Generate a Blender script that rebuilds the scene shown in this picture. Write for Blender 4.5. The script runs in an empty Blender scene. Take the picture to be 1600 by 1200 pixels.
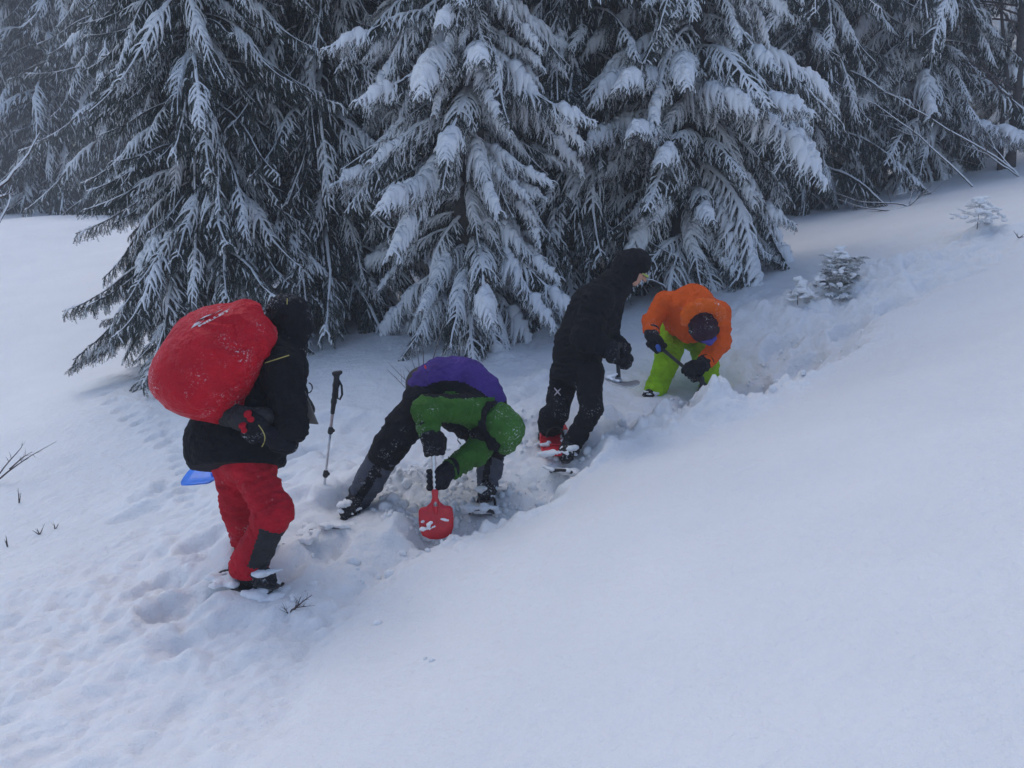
import bpy, math, random
import numpy as np
import time
_t0 = time.time()
from mathutils import Vector, Matrix
from mathutils.bvhtree import BVHTree

# ------------------------------------------------------------------ camera, sky, sun, exposure
scene = bpy.context.scene
COL = scene.collection
PITCH, FOCAL = math.radians(12.0), 1331.0          # focal length in pixels of the 1600 px wide photograph
cam_d = bpy.data.cameras.new('camera')
cam = bpy.data.objects.new('camera', cam_d)
COL.objects.link(cam)
cam_d.sensor_width = 36.0
cam_d.lens = 36.0 * FOCAL / 1600.0
cam_d.clip_start, cam_d.clip_end = 0.05, 400.0
cam.rotation_euler = (math.radians(90) - PITCH, 0, 0)
scene.camera = cam

HAZE_DENSITY = 0.0036
SUN_EL, SUN_AZ = math.radians(62), math.radians(-35)
world = bpy.data.worlds.new('World')
scene.world = world
world.use_nodes = True
wn = world.node_tree
bg = wn.nodes['Background']
sky = wn.nodes.new('ShaderNodeTexSky')
sky.sky_type = 'NISHITA'
sky.sun_disc = False
sky.sun_elevation = SUN_EL
sky.sun_rotation = SUN_AZ
sky.air_density = 1.0
sky.dust_density = 3.0
sky.altitude = 1400
wn.links.new(sky.outputs[0], bg.inputs[0])
bg.inputs[1].default_value = 0.15
sun_d = bpy.data.lights.new('sun', 'SUN')
sun_d.energy = 0.9
sun_d.angle = math.radians(50)
sun_d.color = (1.0, 0.965, 0.91)
sun = bpy.data.objects.new('sun', sun_d)
COL.objects.link(sun)
sd = Vector((math.sin(SUN_AZ) * math.cos(SUN_EL), math.cos(SUN_AZ) * math.cos(SUN_EL), math.sin(SUN_EL)))
sun.rotation_euler = sd.to_track_quat('Z', 'Y').to_euler()
sun.location = sd * 30
scene.view_settings.view_transform = 'Standard'
scene.view_settings.look = 'None'
scene.view_settings.gamma = 1.0
scene.view_settings.use_curve_mapping = False
scene.view_settings.exposure = 0.28
scene.cycles.max_bounces = 6
scene.cycles.diffuse_bounces = 3
scene.cycles.volume_bounces = 1
scene.cycles.transparent_max_bounces = 6
try:
    scene.cycles.use_denoising = True
except Exception:
    pass

# ------------------------------------------------------------------ small helpers
FWD = np.array([0, math.cos(PITCH), -math.sin(PITCH)])
UPV = np.array([0, math.sin(PITCH), math.cos(PITCH)])
RGT = np.array([1.0, 0, 0])

def at(px, py, d):
    """the place d metres in front of the viewer that the photograph shows at (px, py)"""
    return d * (FWD + (px - 800.0) / FOCAL * RGT + (600.0 - py) / FOCAL * UPV)

def tag(o, label=None, cat=None, group=None, kind=None):
    if label: o['label'] = label
    if cat: o['category'] = cat
    if group: o['group'] = group
    if kind: o['kind'] = kind
    return o

def mesh_from(name, V, F, mats, fm=None, smooth=True):
    me = bpy.data.meshes.new(name)
    V = np.asarray(V, np.float32)
    F = list(F) if not isinstance(F, np.ndarray) else F
    me.vertices.add(len(V)); me.vertices.foreach_set('co', V.ravel())
    if isinstance(F, np.ndarray):
        n, k = F.shape
        me.loops.add(n * k); me.loops.foreach_set('vertex_index', F.astype(np.int32).ravel())
        me.polygons.add(n); me.polygons.foreach_set('loop_start', np.arange(n, dtype=np.int32) * k)
    else:
        ls = np.cumsum([0] + [len(f) for f in F])
        me.loops.add(int(ls[-1])); me.loops.foreach_set('vertex_index', np.array([i for f in F for i in f], np.int32))
        me.polygons.add(len(F)); me.polygons.foreach_set('loop_start', ls[:-1].astype(np.int32))
    for m in (mats if isinstance(mats, (list, tuple)) else [mats]):
        me.materials.append(m)
    if fm is not None:
        me.polygons.foreach_set('material_index', np.asarray(fm, np.int32))
    me.update(calc_edges=True)
    me.validate()
    if smooth:
        me.polygons.foreach_set('use_smooth', np.ones(len(me.polygons), bool))
    return me

def link(name, me, parent=None, loc=None):
    o = bpy.data.objects.new(name, me)
    COL.objects.link(o)
    if parent is not None: o.parent = parent
    if loc is not None: o.location = loc
    return o

def empty(name, loc=(0, 0, 0), rz=0):
    o = bpy.data.objects.new(name, None)
    o.empty_display_size = 0.2
    COL.objects.link(o)
    o.location = loc; o.rotation_euler = (0, 0, rz)
    return o

_rs = np.random.RandomState(7)
_PERM = np.concatenate([_rs.permutation(256)] * 3)
_G3 = _rs.normal(size=(256, 3)); _G3 /= np.linalg.norm(_G3, axis=1)[:, None]

def noise3(P):
    """gradient noise, P is (n,3), about -0.7..0.7"""
    P = np.asarray(P, np.float64)
    I = np.floor(P).astype(int); f = P - I; I &= 255
    u = f * f * f * (f * (f * 6 - 15) + 10)
    out = 0
    for dx in (0, 1):
        wx = u[:, 0] if dx else 1 - u[:, 0]
        for dy in (0, 1):
            wy = u[:, 1] if dy else 1 - u[:, 1]
            for dz in (0, 1):
                wz = u[:, 2] if dz else 1 - u[:, 2]
                h = _PERM[_PERM[_PERM[(I[:, 0] + dx) & 255] + ((I[:, 1] + dy) & 255)] + ((I[:, 2] + dz) & 255)]
                g = _G3[h]
                out = out + wx * wy * wz * (g[:, 0] * (f[:, 0] - dx) + g[:, 1] * (f[:, 1] - dy) + g[:, 2] * (f[:, 2] - dz))
    return out

def noise2(X, Y, s=0.0):
    sh = X.shape
    P = np.stack([X.ravel(), Y.ravel(), np.full(X.size, s + 0.37)], 1)
    return noise3(P).reshape(sh)

def sstep(a, b, x):
    t = np.clip((x - a) / (b - a), 0, 1)
    return t * t * (3 - 2 * t)

# ------------------------------------------------------------------ materials
def new_mat(name):
    m = bpy.data.materials.new(name); m.use_nodes = True
    nt = m.node_tree
    return m, nt, nt.nodes['Principled BSDF']

def node(nt, kind, **kw):
    n = nt.nodes.new(kind)
    for k, v in kw.items():
        if isinstance(k, str) and hasattr(n, k): setattr(n, k, v)
    return n

def noise_node(nt, scale, detail=4, rough=0.6, coord='Object'):
    tc = node(nt, 'ShaderNodeTexCoord')
    n = node(nt, 'ShaderNodeTexNoise')
    n.inputs['Scale'].default_value = scale; n.inputs['Detail'].default_value = detail
    n.inputs['Roughness'].default_value = rough
    nt.links.new(tc.outputs[coord], n.inputs['Vector'])
    return n

def bump(nt, bsdf, src, strength, dist):
    b = node(nt, 'ShaderNodeBump')
    b.inputs['Strength'].default_value = strength; b.inputs['Distance'].default_value = dist
    nt.links.new(src, b.inputs['Height']); nt.links.new(b.outputs[0], bsdf.inputs['Normal'])
    return b

def ramp(nt, src, p0, c0, p1, c1):
    r = node(nt, 'ShaderNodeValToRGB')
    e = r.color_ramp.elements
    e[0].position, e[0].color = p0, (*c0, 1) if len(c0) == 3 else c0
    e[1].position, e[1].color = p1, (*c1, 1) if len(c1) == 3 else c1
    nt.links.new(src, r.inputs[0])
    return r

def mix(nt, fac, a, b):
    m = node(nt, 'ShaderNodeMix', data_type='RGBA')
    if hasattr(fac, 'links') or hasattr(fac, 'is_linked'): nt.links.new(fac, m.inputs['Factor'])
    else: m.inputs['Factor'].default_value = fac
    for v, i in ((a, 6), (b, 7)):
        if isinstance(v, tuple): m.inputs[i].default_value = (*v, 1)
        else: nt.links.new(v, m.inputs[i])
    return m.outputs[2]

SNOW_C = (0.895, 0.905, 0.92)

def snow_material():
    m, nt, b = new_mat('snow_ground')
    n1 = noise_node(nt, 90, 5, 0.7); n2 = noise_node(nt, 14, 4, 0.6)
    n3 = noise_node(nt, 1.3, 3, 0.5)
    c = ramp(nt, n3.outputs[0], 0.3, (0.83, 0.845, 0.87), 0.7, (0.885, 0.895, 0.915))
    at_ = node(nt, 'ShaderNodeAttribute', attribute_name='soil')
    col = mix(nt, at_.outputs['Fac'], c.outputs[0], (0.36, 0.27, 0.24))
    nt.links.new(col, b.inputs['Base Color'])
    b.inputs['Roughness'].default_value = 0.55
    b.inputs['Specular IOR Level'].default_value = 0.2
    b.inputs['Subsurface Weight'].default_value = 0.7; b.inputs['Subsurface Scale'].default_value = 0.06
    b.inputs['Subsurface Radius'].default_value = (0.9, 1.0, 1.1)
    b1 = bump(nt, b, n1.outputs[0], 0.5, 0.016)
    b2 = node(nt, 'ShaderNodeBump'); b2.inputs['Strength'].default_value = 0.55; b2.inputs['Distance'].default_value = 0.06
    nt.links.new(n2.outputs[0], b2.inputs['Height']); nt.links.new(b2.outputs[0], b1.inputs['Normal'])
    return m

def snow_load_material(name='snow_on_branches', sc=60):
    m, nt, b = new_mat(name)
    n1 = noise_node(nt, sc, 4, 0.7)
    c = ramp(nt, n1.outputs[0], 0.3, (0.84, 0.855, 0.875), 0.65, SNOW_C)
    nt.links.new(c.outputs[0], b.inputs['Base Color'])
    b.inputs['Roughness'].default_value = 0.6; b.inputs['Specular IOR Level'].default_value = 0.2
    bump(nt, b, n1.outputs[0], 0.5, 0.015)
    return m

def needle_material():
    m, nt, b = new_mat('spruce_needles')
    a = node(nt, 'ShaderNodeAttribute', attribute_name='frost')
    n = noise_node(nt, 5, 3, 0.6)
    g = ramp(nt, n.outputs[0], 0.3, (0.020, 0.034, 0.026), 0.7, (0.050, 0.066, 0.046))
    col = mix(nt, a.outputs['Fac'], g.outputs[0], (0.74, 0.76, 0.79))
    nt.links.new(col, b.inputs['Base Color'])
    b.inputs['Roughness'].default_value = 0.7; b.inputs['Specular IOR Level'].default_value = 0.15
    return m

def bark_material(name='bark', c0=(0.035, 0.030, 0.028), c1=(0.11, 0.095, 0.085)):
    m, nt, b = new_mat(name)
    n = noise_node(nt, 18, 6, 0.7)
    c = ramp(nt, n.outputs[0], 0.3, c0, 0.75, c1)
    nt.links.new(c.outputs[0], b.inputs['Base Color'])
    b.inputs['Roughness'].default_value = 0.85
    bump(nt, b, n.outputs[0], 0.8, 0.02)
    return m

def cloth(name, col, dust=0.0, rough=0.75, var=0.25, weave=420, sheen=0.0):
    """woven shell fabric: uneven dye, fine weave, crumple relief, clinging snow grains"""
    m, nt, b = new_mat(name)
    n = noise_node(nt, 7, 5, 0.65)
    c = ramp(nt, n.outputs[0], 0.3, tuple(x * (1 - var) for x in col), 0.7, tuple(min(1, x * (1 + var)) for x in col))
    out = c.outputs[0]
    if dust > 0:
        d = noise_node(nt, 70, 3, 0.8); d2 = noise_node(nt, 6.0, 2, 0.5)
        mm = node(nt, 'ShaderNodeMath', operation='MULTIPLY')
        r1 = ramp(nt, d.outputs[0], 0.56, (0, 0, 0), 0.68, (1, 1, 1)); r2 = ramp(nt, d2.outputs[0], 0.62 - dust * 0.2, (0, 0, 0), 0.78 - dust * 0.2, (1, 1, 1))
        nt.links.new(r1.outputs[0], mm.inputs[0]); nt.links.new(r2.outputs[0], mm.inputs[1])
        out = mix(nt, mm.outputs[0], out, (0.8, 0.82, 0.85))
    nt.links.new(out, b.inputs['Base Color'])
    b.inputs['Roughness'].default_value = rough
    b.inputs['Specular IOR Level'].default_value = 0.18 if max(col) > .03 else 0.10
    n2 = noise_node(nt, 22, 4, 0.6); n3 = noise_node(nt, weave, 2, 0.5)
    b1 = bump(nt, b, n2.outputs[0], 0.9, 0.04)
    b2 = node(nt, 'ShaderNodeBump'); b2.inputs['Strength'].default_value = 0.25; b2.inputs['Distance'].default_value = 0.002
    nt.links.new(n3.outputs[0], b2.inputs['Height']); nt.links.new(b2.outputs[0], b1.inputs['Normal'])
    return m

def plain(name, col, rough=0.5, metal=0.0, var=0.15, sc=25):
    m, nt, b = new_mat(name)
    n = noise_node(nt, sc, 4, 0.6)
    c = ramp(nt, n.outputs[0], 0.3, tuple(x * (1 - var) for x in col), 0.7, tuple(min(1, x * (1 + var)) for x in col))
    nt.links.new(c.outputs[0], b.inputs['Base Color'])
    b.inputs['Roughness'].default_value = rough; b.inputs['Metallic'].default_value = metal
    bump(nt, b, n.outputs[0], 0.15, 0.005)
    return m

M_SNOW = snow_material()
M_LOAD = snow_load_material()
M_NEEDLE = needle_material()
M_BARK = bark_material()
M_TWIG = bark_material('twig_bark', (0.05, 0.035, 0.035), (0.13, 0.10, 0.095))
print('T ground', time.time()-_t0)
# ------------------------------------------------------------------ the snow slope
CP = [at(*c) for c in [
    (0,1200,3.4),(400,1200,2.95),(800,1200,2.5),(1200,1200,2.2),(1600,1200,1.95),
    (1600,900,2.75),(1200,900,3.34),(800,900,4.25),(600,1000,4.1),
    (1600,600,4.7),(1200,700,5.0),(1000,750,5.2),(1600,400,7.8),(1600,330,10),(1600,270,14),
    (960,695,6.2),(845,770,5.6),(700,850,5.1),(1050,660,6.4),(1190,625,6.4),(1300,560,6.9),(1450,480,7.3),
    (405,905,4.9),(545,790,5.75),
    (100,1000,4.5),(0,900,5.3),(150,800,6.6),(0,600,11),(200,605,9.2),(330,640,8.2),(560,565,8.6),
    (60,450,15),(0,345,22),(130,350,21),(700,548,8.9),
    (850,510,9.7),(1100,430,10.6),(1300,350,13),(1450,310,13.6),(1300,430,9.2)]]
CP += [np.array(p, float) for p in [(-7,26,-.6),(0,25,0.2),(8,25,1.7),(0,45,1.5),(22,22,5),(-25,25,-1.5),(-20,0,-4.5),
       (15,0,3.4),(0,-10,-.9),(15,-12,3.4),(-15,-12,-4.6),(22,48,5),(-25,48,0),(3,0,-.7),(-3,1,-2.2)]]
CP = np.array(CP)

def tps_fit(P, lam=0.02):
    n = len(P); d = np.linalg.norm(P[:, None, :2] - P[None, :, :2], axis=2)
    K = np.where(d > 0, d * d * np.log(d + 1e-12), 0) + lam * np.eye(n) * 10
    A = np.zeros((n + 3, n + 3)); A[:n, :n] = K
    A[:n, n] = 1; A[:n, n+1:] = P[:, :2]; A[n, :n] = 1; A[n+1:, :n] = P[:, :2].T
    return np.linalg.solve(A, np.concatenate([P[:, 2], np.zeros(3)]))
TPS = tps_fit(CP)

def base_h(X, Y):
    X = np.asarray(X, float); Y = np.asarray(Y, float)
    out = TPS[-3] + TPS[-2] * X + TPS[-1] * Y
    for (x, y, z), w in zip(CP, TPS[:-3]):
        r2 = (X - x) ** 2 + (Y - y) ** 2 + 1e-9
        out = out + w * 0.5 * r2 * np.log(r2)
    return out

def hit(px, py, h=None, d0=1.2, d1=40):
    """where the sight line through (px, py) meets the snow"""
    h = h or base_h
    ds = np.linspace(d0, d1, 1500)
    r = FWD + (px - 800.0) / FOCAL * RGT + (600.0 - py) / FOCAL * UPV
    P = ds[:, None] * r
    below = P[:, 2] < h(P[:, 0], P[:, 1])
    i = int(np.argmax(below)) if below.any() else len(ds) - 1
    return P[i], ds[i]

# the lip between untouched snow and the trodden, dug-out track
LIP = np.array([hit(x, y)[0][:2] for x, y in [(430,1200),(500,1060),(560,960),(640,872),(700,852),(780,812),(845,772),(900,730),(960,697),
       (1050,662),(1190,628),(1300,562),(1400,492),(1500,440),(1600,398)]])
LIP = np.vstack([LIP[0] + (LIP[0] - LIP[2]) * 1.5, LIP, LIP[-1] + np.array([5, 2.5])])
LIP_D = np.array([.02, .02, .03, .05, .14, .26, .32, .33, .24, .14, .18, .34, .22, .10, .06, .03, .02])

def lip_dist(X, Y):
    """signed distance to the lip (positive on the trodden side) and how deep the track is there"""
    best = np.full(X.shape, 1e9); sg = np.zeros(X.shape); dep = np.zeros(X.shape)
    for i in range(len(LIP) - 1):
        a, b = LIP[i], LIP[i+1]; ab = b - a
        t = np.clip(((X - a[0]) * ab[0] + (Y - a[1]) * ab[1]) / (ab @ ab), 0, 1)
        dx = X - a[0] - t * ab[0]; dy = Y - a[1] - t * ab[1]
        d = np.hypot(dx, dy); m = d < best
        best = np.where(m, d, best)
        sg = np.where(m, np.sign(ab[0] * (Y - a[1]) - ab[1] * (X - a[0])), sg)
        dep = np.where(m, LIP_D[i] * (1 - t) + LIP_D[i+1] * t, dep)
    return best * sg, dep

PITS = []          # x, y, radius along, radius across, angle, depth (footprints, post holes, dug hollows)
def pit(px, py, ra, rb, ang, dep):
    p = hit(px, py)[0]; PITS.append((p[0], p[1], ra, rb, ang, dep))
rnd = random.Random(5)
for k in range(15):                                  # snowshoe track coming in from the lower left
    t = k / 14
    px, py = 60 + t * 330 + rnd.uniform(-90, 90), 1160 - t * 260 + rnd.uniform(-90, 60)
    pit(px, py, rnd.uniform(.12, .24), rnd.uniform(.08, .14), rnd.uniform(.2, 1.6), rnd.uniform(.008, .032))
for px, py in [(250,770),(215,800),(300,800),(330,850),(290,900),(240,930),(470,850),(500,870),(470,800),(440,760),(520,640),(560,650),(600,690),(480,700),(600,780),(620,740)]:
    pit(px, py, .2, .13, rnd.uniform(0, 1.2), rnd.uniform(.03, .075))
for px, py in [(300,930),(330,985),(280,960)]: pit(px, py, .3, .2, .8, .06)
for k in range(14):                                  # trail of old prints crossing the hollow
    pit(265 + k * 3 + rnd.uniform(-6, 6), 655 + k * 11, .10, .07, 0, .028)
for k in range(9): pit(165 + k * 14, 610 + k * 11, .12, .08, .6, .03)
for px, py, r, dep in [(1160,575,.34,.16),(1120,590,.3,.14),(1250,540,.22,.10),(1330,495,.2,.1),(1390,470,.2,.1),(1450,440,.2,.07),
                       (1220,520,.2,.07),(905,720,.22,.12),(870,700,.22,.12),(760,790,.3,.12),(700,820,.26,.10),(405,905,.26,.12),(545,800,.22,.1),
                       (820,790,.25,.10),(1000,640,.3,.1)]:
    pit(px, py, r, r * .75, .5, dep)
MOUNDS = []
for px, py, r, hh in [(935,712,.16,.035),(985,694,.20,.05),(1035,682,.22,.055),(1085,668,.22,.06),(1140,652,.22,.06),(1190,636,.20,.05),(1240,608,.2,.04),(1010,676,.18,.05),(1110,655,.2,.05),(1015,658,.24,.06),(1062,652,.24,.05),(1108,643,.22,.12),(1140,625,.24,.05),(1000,672,.40,.08),(1090,652,.30,.08),(930,700,.2,.06),(790,560,.3,.08),(1180,490,.35,.10),(1260,470,.4,.12),(1330,440,.5,.12),(1420,420,.5,.10),
                      (860,590,.3,.08),(930,640,.25,.08),(620,830,.2,.06),(350,800,.25,.07),(240,770,.3,.08),(1540,370,.5,.12),(1200,600,.3,.1),(1380,455,.3,.1)]:
    p = hit(px, py)[0]; MOUNDS.append((p[0], p[1], r, hh))

# soles of the people (the snow is packed under them)
FEET = [(at(*c) + np.array([0, 0, dz]), r0, r1) for c, dz, r0, r1 in [
    ((402,916,4.78),-.02,.20,.42),((408,864,5.17),.04,.18,.40),((549,806,5.6),.01,.20,.42),((760,784,5.8),.0,.18,.40),
    ((884,720,6.25),.0,.15,.35),((866,698,6.5),.0,.15,.35),((1014,630,7.6),.08,.15,.40),((1110,627,7.7),.06,.15,.40),((507,752,5.75),.0,.06,.16)]]
def ground_h(X, Y, detail=True):
    X = np.asarray(X, float); Y = np.asarray(Y, float)
    shp = X.shape; X = np.atleast_1d(X); Y = np.atleast_1d(Y)
    wob = 0.22 * noise2(X * 1.6, Y * 1.6, 3) + 0.10 * noise2(X * 5, Y * 5, 4) + 0.04 * noise2(X * 15, Y * 15, 5)
    d, dep = lip_dist(X, Y)
    d = d + wob
    h = base_h(X, Y)
    fall = sstep(-0.06, 0.22, d) * (1 - 0.75 * sstep(0.5, 1.5, d))
    h = h - dep * fall
    band = sstep(-0.05, 0.2, d) * (1 - 0.75 * sstep(1.3, 2.8, d)) * (1 - sstep(11, 14, Y))
    near = 1 - sstep(9, 16, np.hypot(X, Y))
    lump = np.abs(noise2(X * 2.6, Y * 2.6, 10)) * 0.11 + noise2(X * 5.5, Y * 5.5, 11) * 0.065 + np.abs(noise2(X * 10, Y * 10, 12)) * 0.070
    fine = noise2(X * 22, Y * 22, 13) * 0.030 + np.abs(noise2(X * 38, Y * 38, 14)) * 0.018
    patch = 0.45 + 0.55 * sstep(-0.25, 0.25, noise2(X * 1.1, Y * 1.1, 15))
    h = h + near * band * ((lump - 0.04) * (0.5 + 0.5 * patch) + fine * patch)
    h = h + near * (1 - band) * (noise2(X * 0.9, Y * 0.9, 20) * 0.035 + noise2(X * 3.1, Y * 3.1, 21) * 0.012 + (1 - np.abs(noise2(X * 2.2 + Y * 1.4 + noise2(X * 1.2, Y * 1.2, 24), (Y - .6 * X) * 7, 23)) * 2) * 0.004)
    h = h + (1 - near) * noise2(X * 0.35, Y * 0.35, 22) * 0.25
    # crumbs rolled over the lip
    rim = np.exp(-((d - 0.02) / 0.13) ** 2) * dep
    h = h + rim * (0.05 + 0.22 * noise2(X * 5, Y * 5, 30) + 0.22 * noise2(X * 17, Y * 17, 31) + .12 * noise2(X * 40, Y * 40, 32))
    for x, y, r, hh in MOUNDS:
        q = ((X - x) ** 2 + (Y - y) ** 2) / r ** 2
        h = h + hh * np.exp(-q * 1.5) * (1 + 1.0 * noise2(X * 6, Y * 6, 33) + .8 * noise2(X * 15, Y * 15, 34)) * (q < 4)
    for x, y, ra, rb, an, dp in PITS:
        ca, sa = math.cos(an), math.sin(an)
        u = ((X - x) * ca + (Y - y) * sa) / ra; v = (-(X - x) * sa + (Y - y) * ca) / rb
        q = np.sqrt(u * u + v * v)
        q = q + .45 * noise2(X * 5, Y * 5, 35) + .2 * noise2(X * 13, Y * 13, 36)
        h = h - dp * (1 - sstep(0.45, 1.1, q)) + 0.28 * dp * np.exp(-((q - 1.2) / 0.22) ** 2)
    for (x, y), c, rr in PACK:
        h = h + c * np.exp(-((X - x) ** 2 + (Y - y) ** 2) / rr ** 2) * sstep(.02, .30, d)
    for (x, y, z), r0, r1 in FEET:
        q = np.hypot(X - x, Y - y) + .06 * noise2(X * 7, Y * 7, 37)
        w = .8 * (1 - sstep(r0 * .7, r1, q)) * sstep(-.02, .12, d)
        h = h * (1 - w) + (z + .02 * noise2(X * 9, Y * 9, 38) + .03 * sstep(r0 * .6, r0 * 1.3, q)) * w
    return h.reshape(shp)

# broad packing so that the snow meets every sole
PACK = []
_f, FEET = FEET, []
_xy = np.array([f[0][:2] for f in _f]); _z = np.array([f[0][2] for f in _f])
_res = _z - ground_h(_xy[:, 0], _xy[:, 1])
print('sole residuals', np.round(_res, 2))
_K = np.exp(-((_xy[:, None] - _xy[None]) ** 2).sum(2) / .75 ** 2)
PACK = [(tuple(a), float(c), .75) for a, c in zip(_xy, np.linalg.solve(_K + .05 * np.eye(len(_f)), _res))]
FEET = _f

def axis_pts(lo, hi, step, far_lo, far_hi, n):
    core = np.arange(lo, hi, step)
    g = np.linspace(0, 1, n + 1)[1:] ** 2.2
    return np.concatenate([(lo - g * (lo - far_lo))[::-1], core, hi + g * (far_hi - hi)])
gx = axis_pts(-4.6, 4.8, 0.022, -60, 60, 80)
gy = axis_pts(1.2, 9.2, 0.022, -25, 70, 90)
GX, GY = np.meshgrid(gx, gy)
GZ = ground_h(GX, GY)
nx, ny = len(gx), len(gy)
idx = np.arange(nx * ny).reshape(ny, nx)
quads = np.stack([idx[:-1, :-1], idx[:-1, 1:], idx[1:, 1:], idx[1:, :-1]], -1).reshape(-1, 4)
me = mesh_from('snow_slope', np.stack([GX, GY, GZ], -1).reshape(-1, 3), quads, M_SNOW)
soil = np.zeros(GX.shape)
for px, py, r, a in [(1160,575,.22,.55),(1185,560,.16,.4),(300,940,.30,.14),(350,850,.35,.10),(640,700,.2,.06)]:
    p = hit(px, py)[0]
    soil = np.maximum(soil, a * np.exp(-((GX - p[0]) ** 2 + (GY - p[1]) ** 2) / r ** 2) * np.clip(.6 + 1.4 * noise2(GX * 9, GY * 9, 40), 0, 1))
at_ = me.attributes.new('soil', 'FLOAT', 'POINT'); at_.data.foreach_set('value', soil.ravel().astype(np.float32))
tag(link('snow_slope', me), 'trodden and untouched snow covering the whole hillside', None, None, 'structure')

def gz(x, y):
    return float(ground_h(np.array([x]), np.array([y]))[0])
print('T trees', time.time()-_t0)
# ------------------------------------------------------------------ spruces: boughs built once, set out as parts
def unit(v): return v / (np.linalg.norm(v) + 1e-9)

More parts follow.
